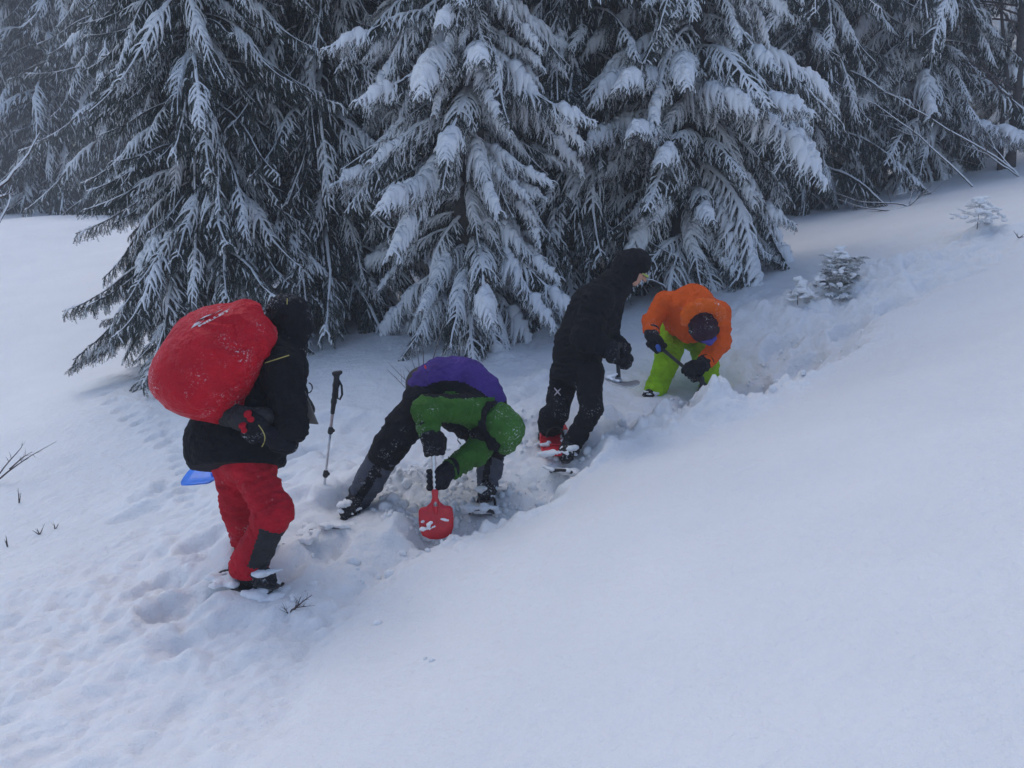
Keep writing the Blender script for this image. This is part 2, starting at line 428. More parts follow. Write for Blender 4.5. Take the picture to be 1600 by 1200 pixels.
def bough_mesh(name, seed, L=2.0, pitch0=-8, pitch1=-38, pitch2=-18, hang=0.75, snow=1.0, frost=0.5, sub=0.048, smax=0.58, twig_step=0.030, needle=0.021, nstep=0.010, npr=4, fat=0.0):
    r = np.random.RandomState(seed)
    V, F, FR, MI = [], [], [], []
    tri_v, tri_f = [], []                 # needle triangles gathered as arrays
    SV, SF = [], []                       # snow
    BV, BF = [], []                       # bark
    def tube(pts, rad, VV, FF, k=4, squash=1.0, lift=0.0, jit=0.0):
        n = len(pts); o = sum(len(a) for a in VV)
        pts = np.asarray(pts); T = np.gradient(pts, axis=0); T /= np.linalg.norm(T, axis=1)[:, None] + 1e-9
        S = np.cross(T, [0, 0, 1.0]); S /= np.linalg.norm(S, axis=1)[:, None] + 1e-6
        U = np.cross(S, T)
        an = np.arange(k) / k * 2 * math.pi
        ring = (pts + U * 0)[:, None, :] + rad[:, None, None] * (np.cos(an)[None, :, None] * S[:, None, :] + squash * np.sin(an)[None, :, None] * U[:, None, :])
        ring = ring + (lift * rad)[:, None, None] * np.array([0, 0, 1.0])
        if jit: ring = ring + (noise3(ring.reshape(-1, 3) * 22 + seed)[:, None] * np.array([[.6, .6, 1.0]])).reshape(ring.shape) * jit * rad[:, None, None]
        VV.append(ring.reshape(-1, 3))
        for i in range(n - 1):
            for j in range(k):
                j2 = (j + 1) % k
                FF.append((o + i*k + j, o + i*k + j2, o + (i+1)*k + j2, o + (i+1)*k + j))
        FF.append(tuple(o + j for j in range(k))[::-1]); FF.append(tuple(o + (n-1)*k + j for j in range(k)))
    def needles(pts, ln, fr, rootlen=1.0):
        """a brush of needles along the twig pts"""
        pts = np.asarray(pts); seg = np.linalg.norm(np.diff(pts, axis=0), axis=1); tot = seg.sum()
        n = max(2, int(tot / nstep)); s = np.linspace(0.0, 1, n) * tot
        cs = np.concatenate([[0], np.cumsum(seg)])
        P = np.stack([np.interp(s, cs, pts[:, i]) for i in range(3)], 1)
        T = np.gradient(P, axis=0); T /= np.linalg.norm(T, axis=1)[:, None] + 1e-9
        P = np.repeat(P, npr, 0); T = np.repeat(T, npr, 0); m = len(P)
        R = r.normal(size=(m, 3)); R -= (R * T).sum(1)[:, None] * T; R /= np.linalg.norm(R, axis=1)[:, None] + 1e-9
        D = T * 0.75 + R * 0.8; D /= np.linalg.norm(D, axis=1)[:, None]
        W = np.cross(D, r.normal(size=(m, 3))); W /= np.linalg.norm(W, axis=1)[:, None] + 1e-9
        lnv = ln * r.uniform(0.7, 1.2, m)[:, None]; w = 0.0026 + 0.0008 * r.rand(m)[:, None]
        A, B, Cc = P - W * w, P + W * w, P + D * lnv
        tri_v.append(np.stack([A, B, Cc], 1).reshape(-1, 3))
        f = np.clip(fr * (0.22 + 1.15 * np.clip(D[:, 2] + 0.30, 0, 1)) * r.uniform(0.3, 1.25, m), 0, 1)
        f3 = np.stack([f * .75, f * .75, np.clip(f * 1.25, 0, 1)], 1)
        FR.append(f3.ravel())
    # main axis
    N = 26; t = np.linspace(0, 1, N)
    pit_ = np.radians(np.where(t < 0.6, pitch0 + (pitch1 - pitch0) * (t / 0.6), pitch1 + (pitch2 - pitch1) * (t - 0.6) / 0.4))
    yaw = np.radians(np.cumsum(r.normal(0, 3.6, N)))
    st = L / (N - 1)
    ax = np.zeros((N, 3))
    for i in range(1, N):
        ax[i] = ax[i-1] + st * np.array([math.cos(pit_[i]) * math.cos(yaw[i]), math.cos(pit_[i]) * math.sin(yaw[i]), math.sin(pit_[i])])
    tube(ax, 0.022 * L / 2 * (1 - t * 0.85) + 0.002, BV, BF, 5)
    def axat(s):
        return np.array([np.interp(s, t, ax[:, i]) for i in range(3)])
    load = lambda s: np.clip(0.62 + 1.5 * noise3(np.array([[s * 4.0, seed * 3.1, 0.5]]))[0], 0, 1.3)      # patchy load along the bough
    ns = int(L / sub)
    for k in range(ns):
        s = 0.10 + 0.89 * (k + r.uniform(-.3, .3)) / ns
        s = min(max(s, 0.05), 0.995)
        p = axat(s); d = unit(axat(min(s + .03, 1)) - axat(max(s - .03, 0)))
        side = 1 if k % 2 else -1
        lat = unit(np.cross([0, 0, 1.0], d)) * side
        shape = min(1, (s + .12) / 0.4) * (1 - s) ** 0.6
        l = max(0.15 * L / 2, smax * L / 2 * shape * r.uniform(0.6, 1.15))
        m = 7; dirv = unit(d * r.uniform(0.55, 0.9) + lat * r.uniform(0.7, 1.0) + np.array([0, 0, r.uniform(-.15, .15)]))
        pts = [p]; hg = hang * r.uniform(0.6, 1.3)
        for i in range(m):
            dirv = unit(dirv + np.array([0, 0, -hg * 0.42]) * (l / 0.35) ** .5 * (0.35 + i / m) + r.normal(0, .05, 3))
            pts.append(pts[-1] + dirv * l / m)
        pts = np.array(pts)
        fr0 = np.clip(frost * (0.7 + 1.1 * noise3(np.array([[s * 6, side * 2.0, seed * 1.7]]))[0] + r.uniform(-.2, .2)), 0.02, 1)
        tube(pts, 0.0045 * (1 - np.linspace(0, .7, m + 1)), BV, BF, 3)
        needles(pts, needle, fr0)
        # twigs
        nt_ = int(l / twig_step); cl = np.linspace(0, 1, m + 1)
        for q in range(nt_):
            u = (q + .7) / (nt_ + .5)
            b0 = np.array([np.interp(u, cl, pts[:, i]) for i in range(3)])
            dd = unit(np.array([np.interp(min(u + .1, 1), cl, pts[:, i]) - np.interp(max(u - .1, 0), cl, pts[:, i]) for i in range(3)]))
            lt = unit(np.cross([0, 0, 1.0], dd) + 1e-6) * (1 if q % 2 else -1)
            tl = (0.05 + 0.14 * (1 - u) ** .8 * min(1, l / .3)) * r.uniform(0.6, 1.2)
            tdir = unit(dd * .8 + lt * .75 + np.array([0, 0, -0.25 * hg]))
            tp = [b0]
            for i in range(3):
                tdir = unit(tdir + np.array([0, 0, -0.30 * hg])); tp.append(tp[-1] + tdir * tl / 3)
            needles(tp, needle * .9, np.clip(fr0 * r.uniform(.5, 1.3), 0, 1))
            if snow > 0 and r.rand() < 0.75 * snow * load(s) and u < .95:
                tp_ = np.array(tp); rr = r.uniform(.005, .012) * np.array([.7, 1.0, .9, .35])
                tube(tp_, rr, SV, SF, 5, .75, .5, .35)
        # snow finger along the branchlet
        ld = snow * load(s) * r.uniform(.55, 1.2)
        if ld > 0.32:
            e = np.clip(0.45 + .5 * ld, .3, .97); cu = np.linspace(0.0, e, 9)
            q = np.stack([np.interp(cu, cl, pts[:, i]) for i in range(3)], 1)
            tz = np.abs(np.gradient(q[:, 2])) / (np.linalg.norm(np.gradient(q, axis=0), axis=1) + 1e-9)
            rad = (0.012 + 0.023 * ld * (1 - cu / e * .75)) * (1 + .9 * noise3(q * 14 + seed)) * (1 - .45 * tz) * min(1, (l / .22) ** .5)
            rad = rad * (1 + fat * sstep(.62, 1.15, load(s)) * sstep(1.0, .35, cu / e)); rad[-1] *= .35; rad = np.clip(rad, .004, .085)
            tube(q, rad, SV, SF, 8, .72, .62, .5)
    # snow along the main axis, broken into cushions
    if snow > 0:
        tt = np.linspace(.06, .99, 44); q = np.stack([np.interp(tt, t, ax[:, i]) for i in range(3)], 1)
        ldv = np.array([load(x) for x in tt]) * snow
        rad = np.clip(0.016 + 0.046 * ldv * (1 + 1.1 * noise3(q * 7 + seed * 2)), .006, .10) * (1 - tt * .80) * (.75 + .25 * L / 2)
        tube(q, rad, SV, SF, 10, .62, .6, .5)
    bv = np.concatenate(BV); sv = np.concatenate(SV) if SV else np.zeros((0, 3)); nv = np.concatenate(tri_v)
    n0, n1 = len(bv), len(bv) + len(sv)
    tris = (np.arange(len(nv)) + n1).reshape(-1, 3)
    faces = BF + [tuple(i + n0 for i in f) for f in SF] + [tuple(f) for f in tris.tolist()]
    fm = [0] * len(BF) + [1] * len(SF) + [2] * len(tris)
    me = mesh_from(name, np.concatenate([bv, sv, nv]), faces, [M_BARK, M_LOAD, M_NEEDLE], fm)
    a = me.attributes.new('frost', 'FLOAT', 'POINT')
    a.data.foreach_set('value', np.concatenate([np.zeros(n1), np.concatenate(FR)]).astype(np.float32))
    return me

HEAVY = [bough_mesh('branch', 11 + i, 2.0, p0, p1, p2, hg, sn, .38, fat=ft) for i, (p0, p1, p2, hg, sn, ft) in enumerate(
    [(4, -38, -26, 1.0, 1.3, 1.7), (-8, -50, -36, 1.2, 1.15, 1.4), (8, -28, -40, 1.0, 1.4, 1.9), (-16, -56, -44, 1.1, .95, 1.0), (-4, -44, -50, 1.3, 1.25, 1.7), (-2, -60, -62, 1.3, 1.05, 1.4)])]
DARK = [bough_mesh('branch', 31 + i, 2.0, p0, p1, p2, hg, sn, .38, npr=4, fat=ft) for i, (p0, p1, p2, hg, sn, ft) in enumerate(
    [(-10, -54, -36, 1.5, .6, .5), (-18, -62, -44, 1.6, .7, .9), (-4, -42, -24, 1.5, .5, .3), (-14, -58, -60, 1.7, .55, .5), (0, -64, -34, 1.5, .62, .8)])]
FINE = [bough_mesh('branch', 51 + i, 0.5, p0, p1, p2, .3, 1.6, 1.9, sub=.03, smax=1.0, twig_step=.03, needle=.022, nstep=.012, npr=4) for i, (p0, p1, p2) in enumerate(
    [(28, 8, 0), (15, -10, -15), (45, 25, 20)])]
print('bough faces', [len(m.polygons) for m in HEAVY + DARK + FINE])

def trunk_mesh(H, r0, seed, z0=-0.6):
    n, k = 24, 12; z = np.linspace(z0, H, n); r_ = np.random.RandomState(seed)
    rad = r0 * (1 - (z - z0) / (H - z0) * .93) * (1 + .35 * np.exp(-(z - z0) * 2.2))
    an = np.arange(k) / k * 2 * math.pi
    V = np.stack([rad[:, None] * np.cos(an) * (1 + .12 * np.sin(3 * an + seed)), rad[:, None] * np.sin(an) * (1 + .1 * np.cos(2 * an)), np.repeat(z[:, None], k, 1)], -1)
    V[:, :, 0] += (.05 * np.sin(z * 1.1 + seed))[:, None]
    F = [(i*k + j, i*k + (j+1) % k, (i+1)*k + (j+1) % k, (i+1)*k + j) for i in range(n-1) for j in range(k)]
    F.append(tuple((n-1)*k + j for j in range(k)))
    return mesh_from('trunk', V.reshape(-1, 3), F, M_BARK)

def spruce(x, y, H, R, seed, kinds, label, z_first=.5, r0=.17, dz=.30, per=6, group=None, taper=.75, keep=None, tilt=0.0):
    r = np.random.RandomState(seed)
    g = gz(x, y)
    t = empty('spruce_tree', (x, y, g - .05), r.uniform(0, 6))
    rz = t.rotation_euler[2]
    tag(t, label, 'tree', group)
    link('trunk', trunk_mesh(H, r0, seed), t)
    z = z_first; n = 0
    while z < H - .25:
        rad = R * (1 - max(0, z - .5) / (H - .3)) ** taper * (.86 + .14 * min(1, z / 1.6))
        cnt = per if (z < max(5.4, y * .3) or kinds is FINE) else 5
        a0 = r.uniform(0, 6.28)
        for j in range(cnt):
            a = a0 + j * 6.283 / cnt + r.uniform(-.35, .35)
            if keep and not keep(a + rz, z): continue
            l = rad * r.uniform(.52, 1.06)
            o = link('branch', kinds[r.randint(len(kinds))], t)
            s = l / 2.0 if kinds is not FINE else l / .5
            o.scale = (s, s * r.uniform(.85, 1.15), s * r.uniform(.9, 1.1))
            o.location = (0, 0, z + r.uniform(-.18, .18))
            o.rotation_euler = (r.uniform(-.4, .4), r.uniform(-.32, .28) + tilt - (.25 * (z / H)), a)
            n += 1
        z += (dz if z < max(5.4, y * .3) or kinds is FINE else dz * 5) * r.uniform(.7, 1.25)
    return t

T_ = lambda px, d: at(px, 600, d)
def sp(px, d, *a, **k):
    p = at(px, 600, d); y = math.sqrt(max(0, p[1] ** 2)); return spruce(float(p[0]), float(y), *a, **k)
GB = 'hazy spruces in the back rows of the forest'
LB = 'hazy snow covered spruce standing in the back row of the forest'
GB = 'hazy spruces in the back rows of the forest'
LB = 'hazy snow covered spruce standing in the back row of the forest'
sp(345, 10.1, 17, 2.1, 101, DARK, 'tall drooping spruce with frosted boughs behind the person carrying the red pack', per=10, dz=.20, z_first=.5)
sp(735, 9.9, 17, 2.0, 102, HEAVY, 'heavily snow laden spruce whose low boughs hang behind the stooping digger in green hood', z_first=.55, per=9, dz=.24)
sp(1060, 10.9, 18, 2.35, 103, HEAVY, 'broad snow laden spruce reaching right above the digger in the orange jacket', z_first=.55, per=9, dz=.24)
sp(525, 11.1, 18, 2.5, 104, DARK, 'dark spruce squeezed between the two nearest big spruces', per=9, dz=.22)
sp(900, 11.5, 18, 2.6, 105, DARK, 'dark spruce in the gap behind the standing person in black', per=9, dz=.22)
sp(1405, 16.5, 20, 2.9, 106, HEAVY + DARK, 'wide hazy spruce behind the leaning bare saplings at upper right', per=8, dz=.30)
sp(1235, 16.0, 20, 2.7, 107, DARK, 'dim spruce standing behind the long right-reaching snowy boughs', per=7, dz=.33)
sp(1590, 18.5, 22, 3.3, 108, DARK + HEAVY, 'hazy spruce behind the dark bare tree at the upper right edge', per=7, dz=.33)
sp(5, 40, 36, 6.6, 109, DARK, 'fog greyed spruce standing on the far snow field at the left edge', per=6, dz=.38)
sp(140, 36, 34, 5.6, 110, DARK, 'fog greyed spruce peeking out left of the nearest drooping spruce', per=6, dz=.38)
for k, (px, d, where) in enumerate([(-150, 42, 'just outside the left edge beyond the snow field'), (70, 48, 'farthest back behind the left snow field'), (235, 30, 'behind the drooping spruce with the frosted boughs'),
        (400, 16.5, 'seen through the boughs above the red pack'), (650, 16, 'between the dark squeezed spruce and the snow laden one'), (780, 18, 'right behind the heavily laden middle spruce'),
        (1010, 17, 'seen above the person in black'), (1130, 17.5, 'above and behind the orange jacket'), (1330, 22, 'behind the tips of the right-reaching boughs'), (1500, 21, 'between the leaning saplings and the dark bare tree'),
        (1730, 26, 'just outside the right edge past the bare tree'), (560, 21, 'deep behind the dark squeezed spruce'), (1590, 36, 'deep behind the dark bare tree'), (-60, 52, 'faintest one at the far left edge'), (900, 23, 'deep in the gap behind the person in black'),
        (-330, 40, 'first one past the left edge beyond the snow field'), (-560, 44, 'second one past the left edge beyond the snow field'), (-800, 46, 'third one past the left edge beyond the snow field'), (-1050, 46, 'last one past the left edge beyond the snow field'), (1900, 24, 'second one past the right edge')]):
    sp(px, d, max(20, d * .8), max(3.4, d * .15), 200 + k, DARK, 'hazy back row spruce ' + where, per=6, dz=max(.42, d * .02), group=GB)
def young(px, py, H, R, seed, label):
    p, d = hit(px, py, ground_h)
    t = spruce(float(p[0]), float(p[1]), H, R, seed, FINE, label, z_first=.03, r0=.012, dz=.030, per=9, taper=.5)
    return t
young(1308, 455, .38, .33, 301, 'small young spruce coated in snow on the slope right of the orange jacket')
young(1248, 474, .24, .22, 302, 'tiny snowy spruce seedling just left of the larger young spruce')
young(1525, 352, .26, .40, 303, 'low snow dusted spruce seedling near the right edge of the slope')
print('T people', time.time()-_t0)
# ------------------------------------------------------------------ people: continuous surfaces grown round posed skeletons
def pnt(c):
    return at(*c) if len(c) == 3 and abs(c[0]) > 20 else np.array(c[1:] if len(c) == 4 else c, float)

class Body:
    """a smooth union of tapered limbs, meshed as one closed skin"""
    def __init__(s, h=0.013, k=0.035): s.h, s.k, s.P, s.cut = h, k, [], []
    def limb(s, a, b, ra, rb, fold=0.0, flat=None, k=None, fs=1.0):
        s.P.append((np.asarray(a, float), np.asarray(b, float), ra, rb, fold, flat, s.k if k is None else k, fs)); return s
    def chain(s, pts, rads, **kw):
        for i in range(len(pts) - 1): s.limb(pts[i], pts[i+1], rads[i], rads[i+1], **kw)
        return s
    def ball(s, a, r, **kw): return s.limb(a, np.asarray(a) + 1e-4, r, r, **kw)
    def plane(s, p, n): s.cut.append((np.asarray(p, float), unit(np.asarray(n, float)))); return s
    def field(s, X):
        F = None
        for a, b, ra, rb, fold, flat, k, fs in s.P:
            ab = b - a; L2 = ab @ ab + 1e-12
            t = np.clip(((X - a) @ ab) / L2, 0, 1)
            D = X - a - t[:, None] * ab
            if flat is not None:
                n, f = flat; D = D + (D @ n)[:, None] * n * (f - 1)
            d = np.sqrt((D * D).sum(1)) - (ra + (rb - ra) * t)
            if fold:
                m = np.abs(d) < 0.06
                if m.any():
                    al = unit(ab) if L2 > 1e-6 else np.array([0, 0, 1.0])
                    u = (X[m] - a) @ al
                    Q = (X[m] - a) - u[:, None] * al
                    q = Q * 7.0 * fs + (u * 23.0 * fs)[:, None] * al + a * 3.1
                    q = q + noise3((X[m]) * 6 + 4)[:, None] * 0.9
                    rg = 1 - 2.2 * np.abs(noise3(q)); rg2 = noise3(X[m] * 10 + 9.0)
                    d[m] -= fold * 1.35 * (1.6 * rg + .6 * rg2 - .9)
            if F is None: F = d
            else:
                hh = np.clip(0.5 + 0.5 * (F - d) / k, 0, 1)
                F = F * (1 - hh) + d * hh - k * hh * (1 - hh)
        for p, n in s.cut:
            F = np.maximum(F, (X - p) @ n)
        return F
    def mesh(s):
        lo = np.min([np.minimum(p[0], p[1]) - max(p[2], p[3]) for p in s.P], 0) - .05
        hi = np.max([np.maximum(p[0], p[1]) + max(p[2], p[3]) for p in s.P], 0) + .05
        n = np.ceil((hi - lo) / s.h).astype(int) + 1
        g = np.stack(np.meshgrid(*[lo[i] + s.h * np.arange(n[i]) for i in range(3)], indexing='ij'), -1)
        F = s.field(g.reshape(-1, 3)).reshape(n)
        return surface_net(F, lo, s.h)

def surface_net(F, lo, h):
    I = F < 0
    c = [I[i:F.shape[0]-1+i, j:F.shape[1]-1+j, k:F.shape[2]-1+k] for i in (0, 1) for j in (0, 1) for k in (0, 1)]
    tot = sum(x.astype(np.int8) for x in c)
    act = (tot > 0) & (tot < 8)
    cells = np.argwhere(act)
    idm = -np.ones(act.shape, int); idm[tuple(cells.T)] = np.arange(len(cells))
    S = np.zeros((len(cells), 3)); C = np.zeros(len(cells))
    co = [(i, j, k) for i in (0, 1) for j in (0, 1) for k in (0, 1)]
    for a in co:
        for ax in range(3):
            if a[ax] == 0:
                b = list(a); b[ax] = 1
                fa = F[tuple((cells + a).T)]; fb = F[tuple((cells + b).T)]
                m = (fa < 0) != (fb < 0)
                t = np.where(m, fa / (fa - fb + 1e-20), 0)
                p = np.repeat(np.array(a, float)[None], len(cells), 0); p[:, ax] = t
                S[m] += p[m]; C += m
    V = lo + h * (cells + S / C[:, None])
    Q = []
    for ax in range(3):
        u, v = (ax + 1) % 3, (ax + 2) % 3
        sl0 = [slice(None)] * 3; sl1 = [slice(None)] * 3
        sl0[ax] = slice(0, -1); sl1[ax] = slice(1, None)
        A, B = I[tuple(sl0)], I[tuple(sl1)]
        e = np.argwhere(A != B)
        ok = (e[:, u] > 0) & (e[:, v] > 0) & (e[:, u] < F.shape[u] - 1) & (e[:, v] < F.shape[v] - 1)
        e = e[ok]
        def cell(du, dv):
            q = e.copy(); q[:, u] -= du; q[:, v] -= dv; return idm[tuple(q.T)]
        q = np.stack([cell(1, 1), cell(0, 1), cell(0, 0), cell(1, 0)], 1)
        fl = A[tuple(e.T)]
        q[~fl] = q[~fl][:, ::-1]
        Q.append(q)
    return V, np.concatenate(Q)

def skin(name, body, mats, parent=None, pick=None):
    V, Q = body.mesh()
    fm = None
    if pick is not None:
        fm = pick(V[Q].mean(1))
    return link(name, mesh_from(name, V, Q, mats, fm), parent)

def lerp(a, b, t): return np.asarray(a) * (1 - t) + np.asarray(b) * t

def grip(B, c, ax, side, wrist, r=.016, fr=.0135, s=1.0):
    """a gloved hand: palm beside the shaft c (direction ax), four unequal fingers closed round it, thumb the other way"""
    ax = unit(ax); side = unit(side - ax * (np.dot(side, ax))); oth = np.cross(ax, side)
    palm = c + side * (r + .030) * s
    B.limb(palm + ax * .030 * s, palm - ax * .030 * s, .026 * s, .028 * s, k=.02)
    B.limb(palm, wrist, .032 * s, .036 * s, k=.03)
    for i, ln in enumerate((.94, 1.06, 1.0, .82)):
        off = ax * (.036 - .024 * i) * s
        pts = [palm + off]
        for th in (35, 95, 160, 160 + 55 * ln):
            a = math.radians(th); pts.append(c + off + (math.cos(a) * side + math.sin(a) * oth) * (r + .017) * s * (1 if th < 150 else .95))
        B.chain(pts, [fr*s*1.25, fr*s*1.15, fr*s*1.08, fr*s, fr*s*.85], k=.007)
    tp = [palm + ax * .034 * s, c + ax * .048 * s + (side * .5 - oth) * (r + .018) * s, c + ax * .045 * s + (-side * .7 - oth * .6) * (r + .017) * s]
    B.chain(tp, [fr*s*1.35, fr*s*1.2, fr*s*.95], k=.01)

def loose_hand(B, wrist, d, nrm, fr=.0135, curl=28, s=1.0):
    d = unit(d); nrm = unit(nrm - d * np.dot(nrm, d)); lat = np.cross(d, nrm)
    palm = wrist + d * .055 * s
    B.limb(wrist, wrist + d * .085 * s, .034 * s, .036 * s, flat=(nrm, 1.5), k=.02)
    for i, ln in enumerate((.92, 1.05, 1.0, .8)):
        p = wrist + d * .088 * s + lat * (.033 - .022 * i) * s; pts = [wrist + d * .05 * s + lat * (.03 - .02 * i) * s, p]; a = 12
        for seg in (.036, .026, .022):
            a += curl; q = math.radians(a); p = p + (math.cos(q) * d + math.sin(q) * nrm) * seg * ln * s; pts.append(p)
        B.chain(pts, [fr*s*1.2, fr*s*1.15, fr*s*1.05, fr*s, fr*s*.85], k=.007)
    B.chain([wrist + d * .02 * s + lat * .02 * s, wrist + d * .055 * s + lat * .055 * s, wrist + d * .09 * s + lat * .058 * s + nrm * .02 * s], [fr*s*1.4, fr*s*1.2, fr*s*.95], k=.01)

def tube_mesh(name, pts, rads, mat, k=10, parent=None):
    pts = np.asarray(pts, float); n = len(pts); rads = np.broadcast_to(np.asarray(rads, float), (n,))
    T = np.gradient(pts, axis=0); T /= np.linalg.norm(T, axis=1)[:, None] + 1e-9
    ref = np.array([0.31, 0.2, 0.93]) if abs(T[0] @ np.array([0.31, 0.2, 0.93])) < .9 else np.array([1., 0, 0])
    S = np.cross(T, ref); S /= np.linalg.norm(S, axis=1)[:, None]; U = np.cross(S, T)
    an = np.arange(k) / k * 2 * math.pi
    V = (pts[:, None] + rads[:, None, None] * (np.cos(an)[None, :, None] * S[:, None] + np.sin(an)[None, :, None] * U[:, None])).reshape(-1, 3)
    F = [(i*k + j, i*k + (j+1) % k, (i+1)*k + (j+1) % k, (i+1)*k + j) for i in range(n-1) for j in range(k)]
    F += [tuple(range(k))[::-1], tuple((n-1)*k + j for j in range(k))]
    return link(name, mesh_from(name, V, F, mat), parent)

M_RED = cloth('red_trouser_cloth', (0.50, 0.008, 0.022), .1)
M_GREYP = cloth('grey_knee_patch', (0.035, 0.034, 0.036), .1)
M_BLK = cloth('black_shell_cloth', (0.0105, 0.0105, 0.013), .0)
M_BLKD = cloth('black_snowy_cloth', (0.012, 0.012, 0.015), .55)
M_BLK2 = cloth('black_trouser_cloth', (0.013, 0.0125, 0.016), .1)
M_PURP = cloth('purple_cloth', (0.060, 0.030, 0.20), .0)
M_GRN = cloth('green_cloth', (0.040, 0.135, 0.018), .42)
M_GAIT = cloth('grey_gaiter_cloth', (0.085, 0.092, 0.12), .1)
M_ORG = cloth('orange_cloth', (0.90, 0.120, 0.008), .16, var=.15)
M_LIME = cloth('lime_cloth', (0.33, 0.60, 0.010), .08)
M_COVER = cloth('red_rain_cover', (0.55, 0.004, 0.018), .42, rough=.42, var=.12)
M_GLOVE = cloth('black_glove', (0.014, 0.014, 0.018), .35)
M_BOOT = cloth('snowy_boot', (0.022, 0.022, 0.026), .95, rough=.6)
M_CAP = cloth('dark_plum_cap', (0.045, 0.016, 0.030), .3)
M_SKIN = plain('skin', (0.52, 0.27, 0.19), .55)
M_HAIR = plain('dark_hair', (0.02, 0.015, 0.012), .7)
M_RUB = plain('black_rubber', (0.018, 0.018, 0.02), .6)
M_ALU = plain('brushed_aluminium', (0.62, 0.63, 0.66), .32, .9)
M_GREYBL = plain('grey_blade_metal', (0.36, 0.38, 0.41), .4, .55)
M_REDPL = plain('red_plastic', (0.62, 0.018, 0.030), .42)
M_BLUPL = plain('blue_plastic', (0.018, 0.20, 0.85), .32)
M_CLUMP = snow_load_material('clinging_snow', 40)
M_PRINT = plain('pale_print', (0.62, 0.55, 0.58), .6)
M_CORD = plain('yellow_cord', (0.42, 0.36, 0.10), .6)

def clumps(name, spots, parent, seed=0, mat=None):
    """irregular lumps of snow stuck to boots and blades"""
    B = Body(h=.007, k=.03)
    r = random.Random(seed + 5)
    for p, r_ in spots:
        q = np.array([r.uniform(-1, 1), r.uniform(-1, 1), r.uniform(-.3, .3)]) * r_ * 1.3
        B.limb(p - q, p + q, r_ * .9, r_ * .6, fold=.006, fs=2.2, flat=(np.array([0, 0, 1.0]), 1.7))
    return skin(name, B, mat or M_CLUMP, parent)

def boot(parent, heel, toe, ankle, shin_r=.062, snow=True, seed=0):
    """heel and toe at sole level, ankle joint above"""
    heel, toe, ankle = map(np.asarray, (heel, toe, ankle))
    up = np.array([0, 0, 1.0]); B = Body(h=.008, k=.03)
    ax = unit(toe - heel)
    B.chain([heel + up * .05, lerp(heel, toe, .45) + up * .06, toe + up * .048 - ax * .03], [.047, .052, .042], fold=.006)
    B.chain([heel + up * .055 + ax * .03, ankle, ankle + up * .08], [.052, .055, .060], fold=.005)
    o = skin('boot', B, M_BOOT, parent)
    S = Body(h=.008, k=.012); lat = np.cross(ax, up)
    S.chain([heel + up * .012, lerp(heel, toe, .35) + up * .012, lerp(heel, toe, .7) + up * .012, toe + up * .014], [.040, .038, .050, .036], flat=(up, 2.8))
    skin('sole', S, M_RUB, o)
    for f in (.35, .55, .75):
        c = lerp(heel, toe, f) + up * (.06 - .01 * f); rr = .056 - .010 * f
        tube_mesh('strap', [c + rr * (math.cos(a) * lat + math.sin(a) * up) for a in np.linspace(-.4, math.pi + .4, 14)], .008, M_RUB, 6, o)
    if snow:
        r = random.Random(seed)
        sp_ = [(lerp(heel, toe, r.uniform(0, 1)) + up * r.uniform(.04, .105) + lat * r.uniform(-.05, .05), r.uniform(.010, .021)) for _ in range(26)]
        clumps('snow_clump', sp_, o)
    return o

def snowshoe(label, heel, toe, mat, snow=.6, seed=0, group=None):
    """oval deck with upturned nose, tubular rim, crossbars and heel strap"""
    heel, toe = np.asarray(heel, float), np.asarray(toe, float)
    ax = unit(toe - heel); up = np.array([0, 0, 1.0]); lat = unit(np.cross(ax, up)); up = np.cross(lat, ax)
    c = lerp(heel, toe, .5) - np.array([0, 0, .035])
    o = empty('snowshoe', c); tag(o, label, 'snowshoe', group)
    L, W = .30, .105
    def rim(a, q=1.0):
        u = math.sin(a); w = math.cos(a)
        ww = W * (1 - .22 * (u < 0) * u * u)
        return ax * (L * u * q) + lat * (ww * np.sign(w) * abs(w) ** .7 * q) + up * (.055 * max(0, u * q - .45) ** 1.5 / .4 + .0)
    an = np.linspace(0, 2 * math.pi, 41)
    tube_mesh('rim', [rim(a) for a in an], .011, mat, 8, o)
    V, F = [], []
    rings = [.97, .66, .33, .02]
    for z in (0.004, -.004):
        for q in rings:
            for a in an[:-1]: V.append(rim(a, q) + up * z)
    n = 40
    for s_ in (0, 1):
        o0 = s_ * n * len(rings)
        for i in range(len(rings) - 1):
            for j in range(n):
                f = (o0 + i*n + j, o0 + i*n + (j+1) % n, o0 + (i+1)*n + (j+1) % n, o0 + (i+1)*n + j)
                F.append(f if s_ else f[::-1])
    link('deck', mesh_from('deck', V, F, mat), o)
    for u in (-.10, .10):
        tube_mesh('crossbar', [ax * u + lat * w + up * .012 for w in np.linspace(-.095, .095, 5)], .009, mat, 6, o)
    tube_mesh('binding', [ax * (.02) + lat * (.062 * math.cos(a)) + up * (.03 + .09 * math.sin(a)) for a in np.linspace(0, math.pi, 12)], .010, M_RUB, 6, o)
    r = random.Random(seed)
    spots = []
    for _ in range(int(60 * snow)):
        u, w = r.uniform(-1, 1.05), r.uniform(-1.1, 1.1)
        spots.append((ax * L * u + lat * W * w + up * (.01 + .055 * max(0, u - .45) ** 1.5 / .4), r.uniform(.016, .030)))
    if spots: clumps('snow_clump', spots, o)
    return o

